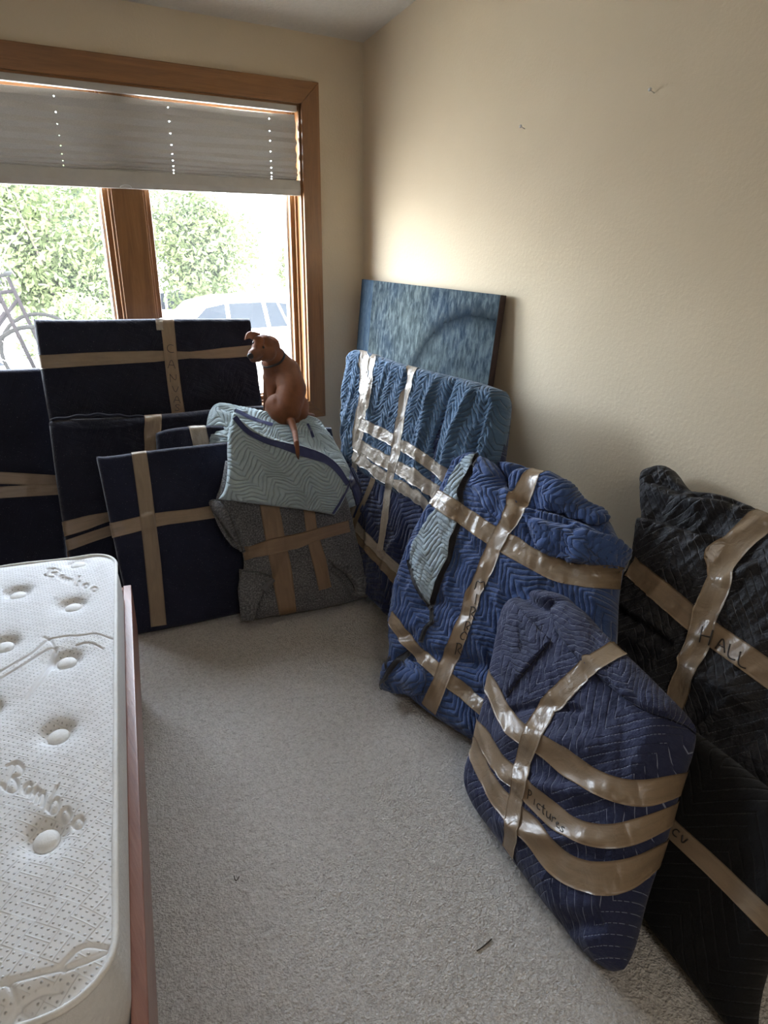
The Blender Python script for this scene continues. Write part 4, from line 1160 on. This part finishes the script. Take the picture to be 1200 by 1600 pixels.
def make_mattress():
    root = thing('mattress', tuple(B(1.42, 1.1, .31)), 'white dotted knit mattress with embossed Bamboo script and oval tufts', 'mattress')
    u0, u1, v0, v1, R = .705, 2.172, .128, 2.10, .085
    zt, zb = .55, .306
    # outline ring
    def ring(off, nseg=12):
        pts = []
        for cu, cv, a0 in ((u0+R, v0+R, 180), (u1-R, v0+R, 270), (u1-R, v1-R, 0), (u0+R, v1-R, 90)):
            for a in np.linspace(a0, a0+90, nseg):
                a = math.radians(a); pts.append((cu+(R+off)*math.cos(a), cv+(R+off)*math.sin(a)))
        return np.array(pts)
    # top: fine grid, clipped to rounded corners by squeezing
    res = .0024
    nu = int((u1-u0)/res); vcut = .50
    fine = np.linspace(v0, v0+vcut, int(vcut/res)); coarse = np.linspace(v0+vcut, v1, 30)[1:]
    vs = np.r_[fine, coarse]; us = np.linspace(u0, u1, nu)
    U, V = np.meshgrid(us, vs)
    # corner rounding: map square corner cells onto the arc
    Uc, Vc = U.copy(), V.copy()
    for cu, cv, su, sv in ((u0+R, v0+R, -1, -1), (u1-R, v0+R, 1, -1), (u1-R, v1-R, 1, 1), (u0+R, v1-R, -1, 1)):
        a = (U-cu)*su; b = (V-cv)*sv; m = (a > 0) & (b > 0)
        mx = np.maximum(a, b); rr = np.hypot(a, b)+1e-9
        Uc = np.where(m, cu+su*a*mx/rr, Uc); Vc = np.where(m, cv+sv*b*mx/rr, Vc)
    U, V = Uc, Vc
    e = np.minimum(np.minimum(U-u0, u1-U), np.minimum(V-v0, v1-V))
    for cu, cv, su, sv in ((u0+R, v0+R, -1, -1), (u1-R, v0+R, 1, -1), (u1-R, v1-R, 1, 1), (u0+R, v1-R, -1, 1)):
        a = (U-cu)*su; b = (V-cv)*sv; m = (a > 0) & (b > 0)
        e = np.where(m, R-np.hypot(a, b), e)
    e = np.maximum(e, 0)
    mask = np.zeros(U.shape)
    z = zt-.016*np.exp(-(e/.035)**2)
    z += .004*fbm(U*3, V*3, 4)
    # tuft lattice measured on the photographed ones
    tufts = []
    ub, vb = 1.014, .235
    for i in range(-3, 6):
        for j in range(0, 12):
            tu = ub+i*.2757+(.122 if j % 2 else 0); tv = vb+j*.15
            if u0+.12 < tu < u1-.04 and tv < v1-.08: tufts.append((tu, tv))
    for tu, tv in tufts:
        d = np.hypot(U-tu, V-tv)
        z -= .014*np.exp(-(d/.045)**2)+.007*np.exp(-(np.maximum(d-.026, 0)/.010)**2)
    # embossed script and leaf sprays
    def emb(P, w, amp):
        nonlocal z, mask
        Q = np.array(P)
        lo, hi = Q.min(0)-.03, Q.max(0)+.03
        m = (U > lo[0]) & (U < hi[0]) & (V > lo[1]) & (V < hi[1])
        if not m.any(): return
        d, sg, par = poly_dist(U[m], V[m], Q)
        z[m] += amp*np.exp(-(d/w)**2); mask[m] = np.maximum(mask[m], np.exp(-(d/(w*2.0))**4))
    def zp(x, y):
        d = ray(x, y); t = (zt-CAMH)/d[2]; q = CO+d*t; return np.array([q.dot(EU), q.dot(EV)])
    word = [('B', (2, 1228), (26, 14), (14, -42)), ('a', (33, 1237), (13, 7), (10, -28)), ('m', (48, 1248), (19, 10), (10, -32)), ('b', (71, 1262), (18, 10), (16, -36)),
            ('o', (89, 1275), (19, 8), (9, -30)), ('o', (109, 1287), (20, 6), (9, -28)),
            ('B', (68, 899), (20, 5), (10, -13)), ('a', (90, 904), (8, 3), (5, -11)), ('m', (98, 909), (13, 4), (6, -13)), ('b', (114, 914), (11, 3), (8, -14)),
            ('o', (127, 918), (11, 2), (5, -12)), ('o', (139, 923), (13, 1), (5, -12))]
    for ch, o_, r_, u_ in word:
        for st in GLYPH[ch]:
            emb([zp(o_[0]+a*r_[0]+b*u_[0], o_[1]+a*r_[1]+b*u_[1]) for a, b in chaikin(st, 2)], .0027, -.0055)
    for st in ([(0, 1060), (40, 1035), (75, 1012), (88, 1010)], [(75, 998), (105, 992), (125, 993), (150, 986), (182, 990)], [(120, 1006), (140, 1001), (160, 1008)],
               [(85, 1015), (72, 1045), (50, 1075), (42, 1090)], [(88, 1012), (78, 1050), (42, 1090)], [(0, 1048), (50, 1020), (72, 1000)], [(68, 994), (80, 1000), (86, 1014)],
               [(0, 1538), (20, 1530), (60, 1520), (100, 1510)], [(95, 1508), (120, 1480), (140, 1470), (165, 1470)], [(100, 1512), (140, 1492), (165, 1476)],
               [(25, 1560), (20, 1545), (10, 1530)], [(28, 1565), (60, 1545), (90, 1540)], [(28, 1567), (50, 1580), (60, 1592)], [(26, 1568), (10, 1590)]):
        emb([zp(*p) for p in chaikin(st, 2)], .0028, -.0045)
    Vt = U[..., None]*EU+V[..., None]*EV+z[..., None]*EZ
    ny, nx = U.shape
    uv = np.stack([U, V], -1)
    build('knit_top', Vt.reshape(-1, 3), grid_faces(ny, nx, flip=True), MT['ticking'], root, uv=uv.reshape(-1, 2), cattr=np.repeat(mask.reshape(-1, 1), 4, 1))
    # side panel, slightly rounded out
    rows = []
    for f in np.linspace(0, 1, 14):
        zz = zt-.018-(zt-.018-zb)*f; off = .010*math.sin(math.pi*f)-(.03*max(0, f-.85)/.15)
        rg = ring(off); wv = .0025*np.sin(np.arange(len(rg))*1.7+f*9)
        rows.append(np.array([B(a, b, zz) for a, b in rg]) + 0*wv[:, None])
    n = len(rows[0]); V2 = np.concatenate(rows); F2 = []
    for i in range(len(rows)-1):
        for k in range(n): F2.append((i*n+k, i*n+(k+1) % n, (i+1)*n+(k+1) % n, (i+1)*n+k))
    F2.append(tuple((len(rows)-1)*n+k for k in range(n)))
    build('side_panel', V2, F2, MT['mattress_side'], root)
    rg = np.concatenate([ring(.003, 14)])
    rgd = resample(np.vstack([rg, rg[:1]]), 500)[:-1]
    tube('piping', [B(a, b, zt-.016+.0015*math.sin(i*.35)) for i, (a, b) in enumerate(rgd)], .0055, MT['piping'], root, 8, closed=True)
    # tuft buttons
    me = None
    for k, (tu, tv) in enumerate(tufts):
        if me is None:
            bm = bmesh.new(); bmesh.ops.create_uvsphere(bm, u_segments=20, v_segments=10, radius=1)
            for v_ in bm.verts: v_.co = Vector((v_.co.x*.0255, v_.co.y*.022, v_.co.z*.0085))
            me = bpy.data.meshes.new('tuft'); bm.to_mesh(me); bm.free()
            me.polygons.foreach_set('use_smooth', np.ones(len(me.polygons), bool)); me.materials.append(MT['piping'])
        o = bpy.data.objects.new('tuft', me); link(o, root)
        o.location = Vector(B(tu, tv, zt-.0190))-root.location; o.rotation_euler = (0, 0, math.radians(77))
make_mattress()

# ------------------------------------------------------------------ dog
def make_dog():
    def J(x, y, Y):
        d = ray(x, y); return CO+d*Y/d[1]
    K = .00272
    hip = J(450, 633, 2.80)
    root = thing('dog', tuple(J(452, 662, 2.76)), 'short haired tan brown dog sitting on the aqua blanket, looking back over its shoulder', 'dog')
    caps = []   # (p0, r0, p1, r1)
    def cap(p0, r0, p1, r1): caps.append((np.array(p0), r0*K, np.array(p1), r1*K))
    rump = J(448, 640, 2.79); mid = J(456, 608, 2.82); sho = J(449, 580, 2.86); ches = J(428, 590, 2.93); neck = J(432, 560, 2.87)
    head = J(417, 544, 2.84); muz = J(397, 553, 2.79)
    cap(rump, 25, mid, 24.5); cap(mid, 24.5, sho, 21.5); cap(sho, 22, ches, 19); cap(sho, 20, neck, 17); cap(ches, 16, J(422, 568, 2.88), 13); cap(neck, 17, head, 15); cap(ches, 17, J(432, 622, 2.92), 15)
    cap(J(433, 634, 2.82), 20, J(437, 644, 2.79), 17.5); cap(J(466, 634, 2.82), 18.5, J(466, 645, 2.79), 17)      # thighs
    cap(J(426, 640, 2.86), 13, J(419, 648, 2.95), 7)                                      # knees forward
    cap(J(472, 640, 2.86), 12, J(476, 648, 2.92), 7)
    cap(J(478, 650, 2.80), 6, J(488, 650, 2.84), 5)                                         # right hind foot beside the rump
    cap(J(440, 655, 2.77), 10, J(460, 657, 2.77), 10)
    # head: skull, cheeks, muzzle
    cap(J(412, 537, 2.84), 15, J(422, 541, 2.86), 16.5); cap(J(418, 550, 2.83), 14.5, J(409, 552, 2.81), 12)
    cap(J(407, 548, 2.81), 11.5, J(396, 554, 2.78), 9); cap(J(403, 558, 2.80), 8, J(396, 560, 2.785), 6.5); cap(J(404, 533, 2.81), 9, J(402, 542, 2.80), 8.5)
    # front legs
    cap(J(419, 592, 2.94), 9, J(417, 622, 2.96), 6.5); cap(J(417, 622, 2.96), 6.2, J(416, 646, 2.97), 5.5); cap(J(416, 648, 2.97), 6, J(412, 650, 2.93), 5)
    cap(J(436, 600, 2.98), 9, J(434, 650, 3.0), 6)
    # tail
    def onq(x, y, up=.012):
        h = QUILT.hit(x, y); return h[0]+h[1]*up
    tl = [J(451, 655, 2.755), onq(454, 667, .030), onq(457, 679, .045), onq(461, 695, .014), onq(464, 708, .010), onq(466, 718, .008)]
    for a, b, r0, r1 in zip(tl[:-1], tl[1:], (7.5, 6.0, 5.0, 4.2, 3.2), (6.0, 5.0, 4.2, 3.2, 1.3)): cap(a, r0, b, r1)
    # volume grown from tapered limbs -> one continuous skin
    V, F = [], []
    bm = bmesh.new(); bmesh.ops.create_icosphere(bm, subdivisions=3, radius=1)
    SV = np.array([v.co[:] for v in bm.verts]); SF = [[v.index for v in f.verts] for f in bm.faces]; bm.free()
    allV, allF, off = [], [], 0
    for p0, r0, p1, r1 in caps:
        n = max(3, int(np.linalg.norm(p1-p0)/(min(r0, r1)*.30))+1); n = min(n, 16)
        for t in np.linspace(0, 1, n):
            allV.append(SV*(r0+(r1-r0)*t)+p0+(p1-p0)*t); allF += [[i+off for i in f] for f in SF]; off += len(SV)
    me = bpy.data.meshes.new('tmp'); me.from_pydata(np.concatenate(allV).tolist(), [], allF)
    tmp = bpy.data.objects.new('tmp', me); COL.objects.link(tmp)
    rm = tmp.modifiers.new('r', 'REMESH'); rm.mode = 'VOXEL'; rm.voxel_size = .0035
    sm = tmp.modifiers.new('s', 'SMOOTH'); sm.iterations = 9; sm.factor = .5
    dg = bpy.context.evaluated_depsgraph_get(); ev = tmp.evaluated_get(dg)
    m2 = bpy.data.meshes.new_from_object(ev)
    VV = np.zeros(len(m2.vertices)*3); m2.vertices.foreach_get('co', VV); VV = VV.reshape(-1, 3)
    FF = [tuple(p.vertices) for p in m2.polygons]
    bpy.data.objects.remove(tmp); bpy.data.meshes.remove(me); bpy.data.meshes.remove(m2)
    # coat colour: chestnut, darker ears, muzzle tip, tail tip
    base = np.array([.150, .052, .020]); C = np.tile(base, (len(VV), 1))
    def tint(c, rad, col, k=1.0):
        nonlocal C
        w = np.exp(-(np.linalg.norm(VV-c, axis=1)/(rad*K))**2)[:, None]*k; C = C*(1-w)+np.array(col)*w
    tint(J(397, 556, 2.78), 9, (.13, .080, .058), .7); tint(J(408, 532, 2.80), 9, (.20, .062, .016), .6)
    tint(tl[-1], 9, (.05, .025, .022), .9); tint(tl[2], 14, (.24, .13, .09), .6); tint(J(424, 548, 2.82), 12, (.12, .052, .027), .5)
    tint(J(458, 580, 2.80), 22, (.21, .115, .080), .55)  # paler back: a window highlight painted into the fur colour
    g = fbm(VV[:, 0]*40, VV[:, 2]*40, 3)[:, None]; C = C*(1+.25*g)
    body = build('body', VV, FF, MT['fur'], root, cattr=np.c_[C, np.ones(len(C))])
    tree = BVHTree.FromPolygons(VV.tolist(), FF)
    def on(x, y):
        h = tree.ray_cast(Vector(CO), Vector(ray(x, y)).normalized()); return (np.array(h[0]), np.array(h[1])) if h[0] else None
    # eyes
    for x, y, s in ((395.5, 535.5, 2.4), (411.5, 542.5, 2.7)):
        h = on(x, y)
        if h:
            bm = bmesh.new(); bmesh.ops.create_uvsphere(bm, u_segments=14, v_segments=8, radius=s*K)
            v = np.array([q.co[:] for q in bm.verts])+h[0]-h[1]*s*K*.45; f = [[q.index for q in fc.verts] for fc in bm.faces]; bm.free()
            build('eye', v, f, MT['eye'], root)
    h = on(391.5, 556.5)
    if h:
        bm = bmesh.new(); bmesh.ops.create_uvsphere(bm, u_segments=16, v_segments=10, radius=1)
        v = np.array([q.co[:] for q in bm.verts])*np.array([6.0, 4.2, 4.8])*K+h[0]-h[1]*1.2*K; f = [[q.index for q in fc.verts] for fc in bm.faces]; bm.free()
        build('nose', v, f, MT['nose'], root)
    # mouth line
    mp = [on(x, y) for x, y in ((394, 563), (400, 564), (406, 561), (411, 556))]
    mp = [m[0]+m[1]*.0003 for m in mp if m]
    if len(mp) > 2: tube('mouth', resample(chaikin(np.array(mp), 2), 12), .0009, MT['nose'], root, 5)
    # ears: folded flaps with thickness
    def ear(pts, th=.004):
        P = coons(*[[J(*q) for q in s] for s in pts], 10, 10)
        n = np.cross(P[0, -1]-P[0, 0], P[-1, 0]-P[0, 0]); n /= np.linalg.norm(n)
        s = np.linspace(0, 1, 10); bow = np.sin(math.pi*s)[None, :]*.006
        A = P+n*(th/2+bow[..., None]); Bb = P-n*(th/2-bow[..., None])
        idx = np.arange(100).reshape(10, 10); F_ = grid_faces(10, 10)
        rim = np.concatenate([idx[0, :], idx[1:, -1], idx[-1, -2::-1], idx[-2:0:-1, 0]])
        Fr = np.stack([rim, np.roll(rim, -1), np.roll(rim, -1)+100, rim+100], -1)
        VE = np.concatenate([A.reshape(-1, 3), Bb.reshape(-1, 3)])
        o = build('ear', VE, np.concatenate([F_, F_[:, ::-1]+100, Fr]), MT['fur'], root, cattr=np.tile([.20, .075, .035, 1], (200, 1)))
    # (bottom, right, top, left) with px,py,Y
    ear([[(400, 531, 2.825), (396, 531, 2.815), (392, 529, 2.81)], [(392, 529, 2.81), (387, 529, 2.79), (382, 531, 2.775)], [(407, 521, 2.84), (395, 517, 2.81), (386, 520, 2.79), (382, 531, 2.775)], [(400, 531, 2.825), (404, 526, 2.835), (407, 521, 2.84)]], .006)
    ear([[(413, 528, 2.82), (421, 529, 2.82), (430, 535, 2.83)], [(430, 535, 2.83), (436, 545, 2.83), (440, 552, 2.83)], [(422, 524, 2.84), (432, 532, 2.84), (440, 552, 2.83)], [(413, 528, 2.82), (422, 524, 2.84)]])
    # collar
    nk = (np.array(J(424, 555, 2.855))+0); ax = np.array(neck)-np.array(J(410, 549, 2.85)); ax = np.array(J(436, 572, 2.88))-np.array(J(416, 545, 2.84)); ax /= np.linalg.norm(ax)
    a = np.cross(ax, [0, 1, 0]); a /= np.linalg.norm(a); b = np.cross(ax, a)
    cc = J(427, 560, 2.868); pts = []
    for t in np.linspace(0, 2*math.pi, 40, endpoint=False):
        dv = math.cos(t)*a+math.sin(t)*b
        h = tree.ray_cast(Vector(cc+dv*.12), Vector(-dv), .12)
        pts.append((np.array(h[0]) if h[0] else cc+dv*.045)+dv*.001)
    P = np.array(pts)
    for _ in range(4): P = (np.roll(P, 1, 0)+2*P+np.roll(P, -1, 0))/4
    V_, F_ = [], []
    n = len(P)
    for i in range(n):
        dv = P[i]-P.mean(0); dv -= ax*dv.dot(ax); dv /= np.linalg.norm(dv)
        for s_, q in ((-1, 0), (1, 0), (1, 1), (-1, 1)): V_.append(P[i]+ax*s_*.0055+dv*(.0004+q*.003))
    for i in range(n):
        for k in range(4): F_.append((i*4+k, i*4+(k+1) % 4, ((i+1) % n)*4+(k+1) % 4, ((i+1) % n)*4+k))
    build('collar', V_, F_, MT['leather'], root)
make_dog()

# ------------------------------------------------------------------ small things
def nail(px, label):
    d = ray(*px); q = CO+d*XR/d[0]
    root = thing('picture_nail', (XR, q[1], q[2]), label, 'nail')
    tube('shank', [(XR+.004, q[1], q[2]), (XR-.022, q[1], q[2]+.008)], .0016, MT['silver'], root, 8)
    tube('nail_head', [(XR-.0215, q[1], q[2]+.008), (XR-.0245, q[1], q[2]+.009)], .006, MT['vinyl'], root, 12)
nail((1022, 146), 'small picture nail in the right wall, the one further from the window')
nail((820, 202), 'small picture nail in the right wall, the one nearer the window')
def onfloor(x, y, z=0.0):
    d = ray(x, y); t = (z-CAMH)/d[2]; return CO+d*t
def twig(name, pts, rad, mat, label, cat):
    P = np.array([onfloor(*p)+np.array([0, 0, rad+.0006]) for p in pts])
    o = tube(name, resample(chaikin(P, 2), 10), rad, mat, None, 6); tag(o, label, cat)
twig('grass_stem', [(745, 1487), (755, 1480), (762, 1474), (768, 1468)], .0016, MT['bark'], 'thin dry stem lying on the carpet left of the stitched indigo bundle', 'stem')
twig('grass_stem', [(366, 1369), (367, 1376), (370, 1377), (374, 1370)], .0012, MT['bark'], 'tiny bent dark stem on the open carpet near the bed rail', 'stem')
for (x, y), lab in (((384, 1279), 'white paper crumb on the carpet nearest the bed rail'), ((460, 1259), 'white crumb on the middle of the carpet'), ((544, 1397), 'pale wood chip on the carpet right of the bent stem'), ((513, 1250), 'small white crumb on the carpet towards the royal blue package')):
    q = onfloor(x, y); bm = bmesh.new(); bmesh.ops.create_icosphere(bm, subdivisions=1, radius=.0028)
    v = [np.array(k.co[:])*[1.2, .8, .7]*(1+.3*random.random())+q+np.array([0, 0, .0022]) for k in bm.verts]; f = [[k.index for k in fc.verts] for fc in bm.faces]; bm.free()
    tag(build('carpet_crumb', v, f, MT['vinyl']), lab, 'crumb')

# ------------------------------------------------------------------ outdoors
GZ = -1.7
V, F = box_vf((-45, 3.9, GZ-.2), (70, 70, GZ)); struct(build('driveway', V, F, MT['drive'], smooth=False), 'pale sunlit gravel driveway')
def leaves(center, rad, n, size, seed, lumps=9):
    r = np.random.RandomState(seed); c = np.array(center); rad = np.array(rad)
    L = r.randn(lumps, 3); L /= np.linalg.norm(L, axis=1)[:, None]; L *= (.3+.5*r.rand(lumps, 1)); lr = .32+.28*r.rand(lumps)
    k = r.randint(0, lumps, n); d = r.randn(n, 3); d /= np.linalg.norm(d, axis=1)[:, None]
    P = c+(L[k]+d*(lr[k]*(.65+.45*r.rand(n)))[:, None])*rad
    a = r.randn(n, 3); a /= np.linalg.norm(a, axis=1)[:, None]; b = np.cross(a, r.randn(n, 3)); b /= np.linalg.norm(b, axis=1)[:, None]
    s = (size*(.6+.8*r.rand(n)))[:, None]
    nn = np.cross(a, b)*s*.15
    V = np.stack([P-a*s, P+b*s*.42+nn, P+a*s, P-b*s*.42+nn], 1).reshape(-1, 3)
    return V, np.arange(n*4).reshape(-1, 4)
def tree(base, h, center, rad, n, size, seed, label, mat, group=None, trunk=.12, lumps=9, tm='bark'):
    n = int(n*1.9); size = size*.62
    root = thing('tree', base, label, 'tree', group)
    c = np.array(center); bs = np.array(base)
    top = c+np.array([0, 0, rad[2]*.3]); r = np.random.RandomState(seed+50)
    mids = [bs, bs+(top-bs)*.35+r.randn(3)*.1*np.array([1, 1, 0]), bs+(top-bs)*.7+r.randn(3)*.15*np.array([1, 1, 0]), top]
    tube('trunk', resample(chaikin(np.array(mids), 2), 16), np.linspace(trunk, trunk*.35, 16), MT[tm], root, 8)
    st = mids[1]
    for k in range(5):
        a = r.rand()*6.28; e = c+np.array([math.cos(a)*rad[0]*.6, math.sin(a)*rad[1]*.6, rad[2]*(r.rand()-.4)])
        s0 = mids[1]+(mids[2]-mids[1])*r.rand()
        tube('branch', resample(chaikin(np.array([s0, (s0+e)/2+np.array([0, 0, .15]), e]), 2), 8), np.linspace(trunk*.4, trunk*.12, 8), MT[tm], root, 6)
    V, F = leaves(center, rad, n, size, seed, lumps)
    o = build('foliage', V, F, mat, root, smooth=False); o['kind'] = 'stuff'
G_ = 'trees beyond the driveway'
tree((6.5, 19.5, GZ), 4, (6.75, 19.5, 1.15), (2.1, 1.6, 1.95), 8500, .13, 3, 'round light green tree seen through the right pane', MT['leaf'], G_, lumps=14)
tree((2.9, 17.5, GZ), 4, (2.75, 17.5, 1.2), (1.9, 1.2, 2.2), 9000, .13, 4, 'pale green bushy tree beside the oak mullion in the left pane', MT['leaf'], G_, lumps=12)
tree((1.9, 20.8, GZ), 5, (1.5, 21.2, 1.9), (2.6, 1.5, 3.0), 9500, .13, 6, 'leafy tree with a pale bare trunk at the far left of the window', MT['leaf'], G_, trunk=.13, lumps=10, tm='drive')
tree((9.9, 21.0, GZ), 3, (10.0, 21.0, .55), (.55, .5, .85), 700, .12, 8, 'thin young sapling by the right edge of the window', MT['leaf'], G_, trunk=.05, lumps=5)
for i, (x, y, rx, rz, cz, lab) in enumerate(((-2, 24, 3.5, 4, 2, 'broad dark tree outside, left of the view'), (3.2, 31, 3.7, 4.4, 2.6, 'tall blue green tree behind the bushy one in the left pane'), (7.3, 37, 3.1, 4.1, 2.05, 'tall blue green tree hidden behind the oak mullion'))):
    tree((x, y, GZ), 6, (x, y, cz), (rx, 2.0, rz), 6500, .21, 20+i, lab, MT['leaf2'], G_, lumps=16)
def twig_pile():
    root_parts = []; r = np.random.RandomState(5)
    for k in range(70):
        c = np.array([.95+r.randn()*.28, 15.2+r.randn()*.3, .45+r.rand()*.9]); d = r.randn(3); d /= np.linalg.norm(d); d *= .25+.3*r.rand()
        root_parts.append(tube_vf([c-d, c+r.randn(3)*.06, c+d], .012, 4))
    for k in range(8):
        root_parts.append(tube_vf([(.95+.03*k, 15.2, GZ), (.85+r.rand()*.3, 15.2, .9)], .02, 5))
    V, F = merge(root_parts); o = build('dry_shrub', V, F, MT['twigs']); tag(o, 'tangled bare pinkish shrub at the left edge of the window', 'shrub'); o['kind'] = 'stuff'
twig_pile()
tree((2.4, 14.6, GZ), 2, (2.45, 14.6, -.45), (.95, .6, .70), 3000, .10, 9, 'low sunlit hedge bush in front of the left pane trees', MT['leaf'], None, trunk=.04, lumps=12)

def make_car(x0, y0, length, label, flip=1, nm='car', cat='car', hs=1.0):
    root = thing(nm, (x0, y0, GZ), label, cat)
    W = 1.78
    def X(x): return x0+flip*x*length
    body = [(-.5, .42), (-.5, .70), (-.46, .84), (-.24, .94), (.30, .96), (.46, .90), (.5, .70), (.5, .40), (.40, .30), (-.42, .30)]
    top = [(-.25, .92), (-.12, 1.42), (.0, 1.52), (.18, 1.52), (.34, 1.42), (.46, .94)]
    def loft(prof, w0, w1, zmid):
        V = []
        n = len(prof)
        for yy, ins in ((-w0/2, 0), (w0/2, 0)):
            for x, z in prof:
                k = max(0, min(1, (z-zmid)/.6)); wy = (w0*(1-k)+w1*k)/2
                V.append((X(x), y0+(wy if yy > 0 else -wy), GZ+z*hs))
        F = [tuple(range(n)), tuple(range(2*n-1, n-1, -1))]+[(i, (i+1) % n, n+(i+1) % n, n+i) for i in range(n)]
        return V, F
    V, F = loft(body, W, W, 2); bevel_build('body', V, F, MT['carpaint'], root, .05, 3)
    V, F = loft(top, W-.06, W-.42, .92); bevel_build('cabin', V, F, MT['carpaint'], root, .04, 3)
    for s in (-1, 1):
        for prof in ([(-.225, .97), (-.115, 1.38), (-.03, 1.44), (-.03, .97)], [(-.012, .97), (-.012, 1.445), (.14, 1.44), (.15, .97)], [(.168, .97), (.158, 1.435), (.21, 1.43), (.25, .97)], [(.262, .97), (.222, 1.42), (.30, 1.36), (.42, .99)]):
            V = []
            for e in (.0, .02):
                for x, z in prof:
                    k = (z-.92)/.6; wy = ((W-.06)*(1-k)+(W-.42)*k)/2+.004+e
                    V.append((X(x), y0+s*wy, GZ+z*hs))
            n = 4; F = [tuple(range(n)), tuple(range(2*n-1, n-1, -1))]+[(i, (i+1) % n, n+(i+1) % n, n+i) for i in range(n)]
            bevel_build('side_window', V, F, MT['carglass'], root)
    for fx in (-.32, .31):
        for s in (-1, 1):
            tube('wheel', [(X(fx), y0+s*(W/2-.20), GZ+.33), (X(fx), y0+s*(W/2+.01), GZ+.33)], .33, MT['tyre'], root, 24)
make_car(5.85, 16.0, 5.2, 'white estate car parked outside, seen through the right pane', hs=1.17)
make_car(7.0, 22.5, 4.8, 'pale car parked further off behind the white estate car', -1)
make_car(.05, 13.2, 4.6, 'white car nose at the far left edge of the window', -1, hs=1.1)
V, F = box_vf((-4, 5.2, GZ), (1.6, 8.6, .10)); struct(build('garden_bank', V, F, MT['drive'], smooth=False), 'raised gravel bank close outside the window')
def bicycle(x0, y0, ang, label):
    BZ = .10
    root = thing('bicycle', (x0, y0, BZ), label, 'bicycle', 'bicycles leaning outside the window')
    c, s = math.cos(ang), math.sin(ang)
    def P(a, z, o=0): return (x0+a*c-o*s, y0+a*s+o*c, BZ+z)
    for a in (-.52, .52):
        tube('wheel', [P(a+.34*math.cos(t), .34+.34*math.sin(t)) for t in np.linspace(0, 2*math.pi, 32, endpoint=False)], .018, MT['tyre'], root, 6, closed=True)
        parts = [tube_vf([P(a, .34), P(a+.33*math.cos(t), .34+.33*math.sin(t))], .0025, 4) for t in np.linspace(0, 2*math.pi, 14, endpoint=False)]
        V, F = merge(parts); o = build('spokes', V, F, MT['silver'], root); o['kind'] = 'stuff'
    segs = [((-.52, .34), (-.18, .82)), ((-.52, .34), (-.05, .30)), ((-.05, .30), (-.20, .95)), ((-.05, .30), (.38, .80)), ((-.18, .82), (.36, .88)), ((.52, .34), (.34, 1.0))]
    V, F = merge([tube_vf([P(*a), P(*b)], .018, 6) for a, b in segs]); build('frame', V, F, MT['bikeframe'], root)
    tube('handlebar', [P(.30, 1.02, -.28), P(.36, 1.03, -.1), P(.36, 1.03, .1), P(.30, 1.02, .28)], .016, MT['tyre'], root, 6)
    tube('saddle', [P(-.32, .98), P(-.20, .99), P(-.06, .975)], [.07, .055, .02], MT['tyre'], root, 8)
for x, y, a, lab in ((.16, 6.1, .12, 'dark bicycle outside by the left edge of the window'), (.36, 7.2, -.2, 'bicycle standing behind the nearest one, left edge of the window')):
    bicycle(x, y, a, lab)
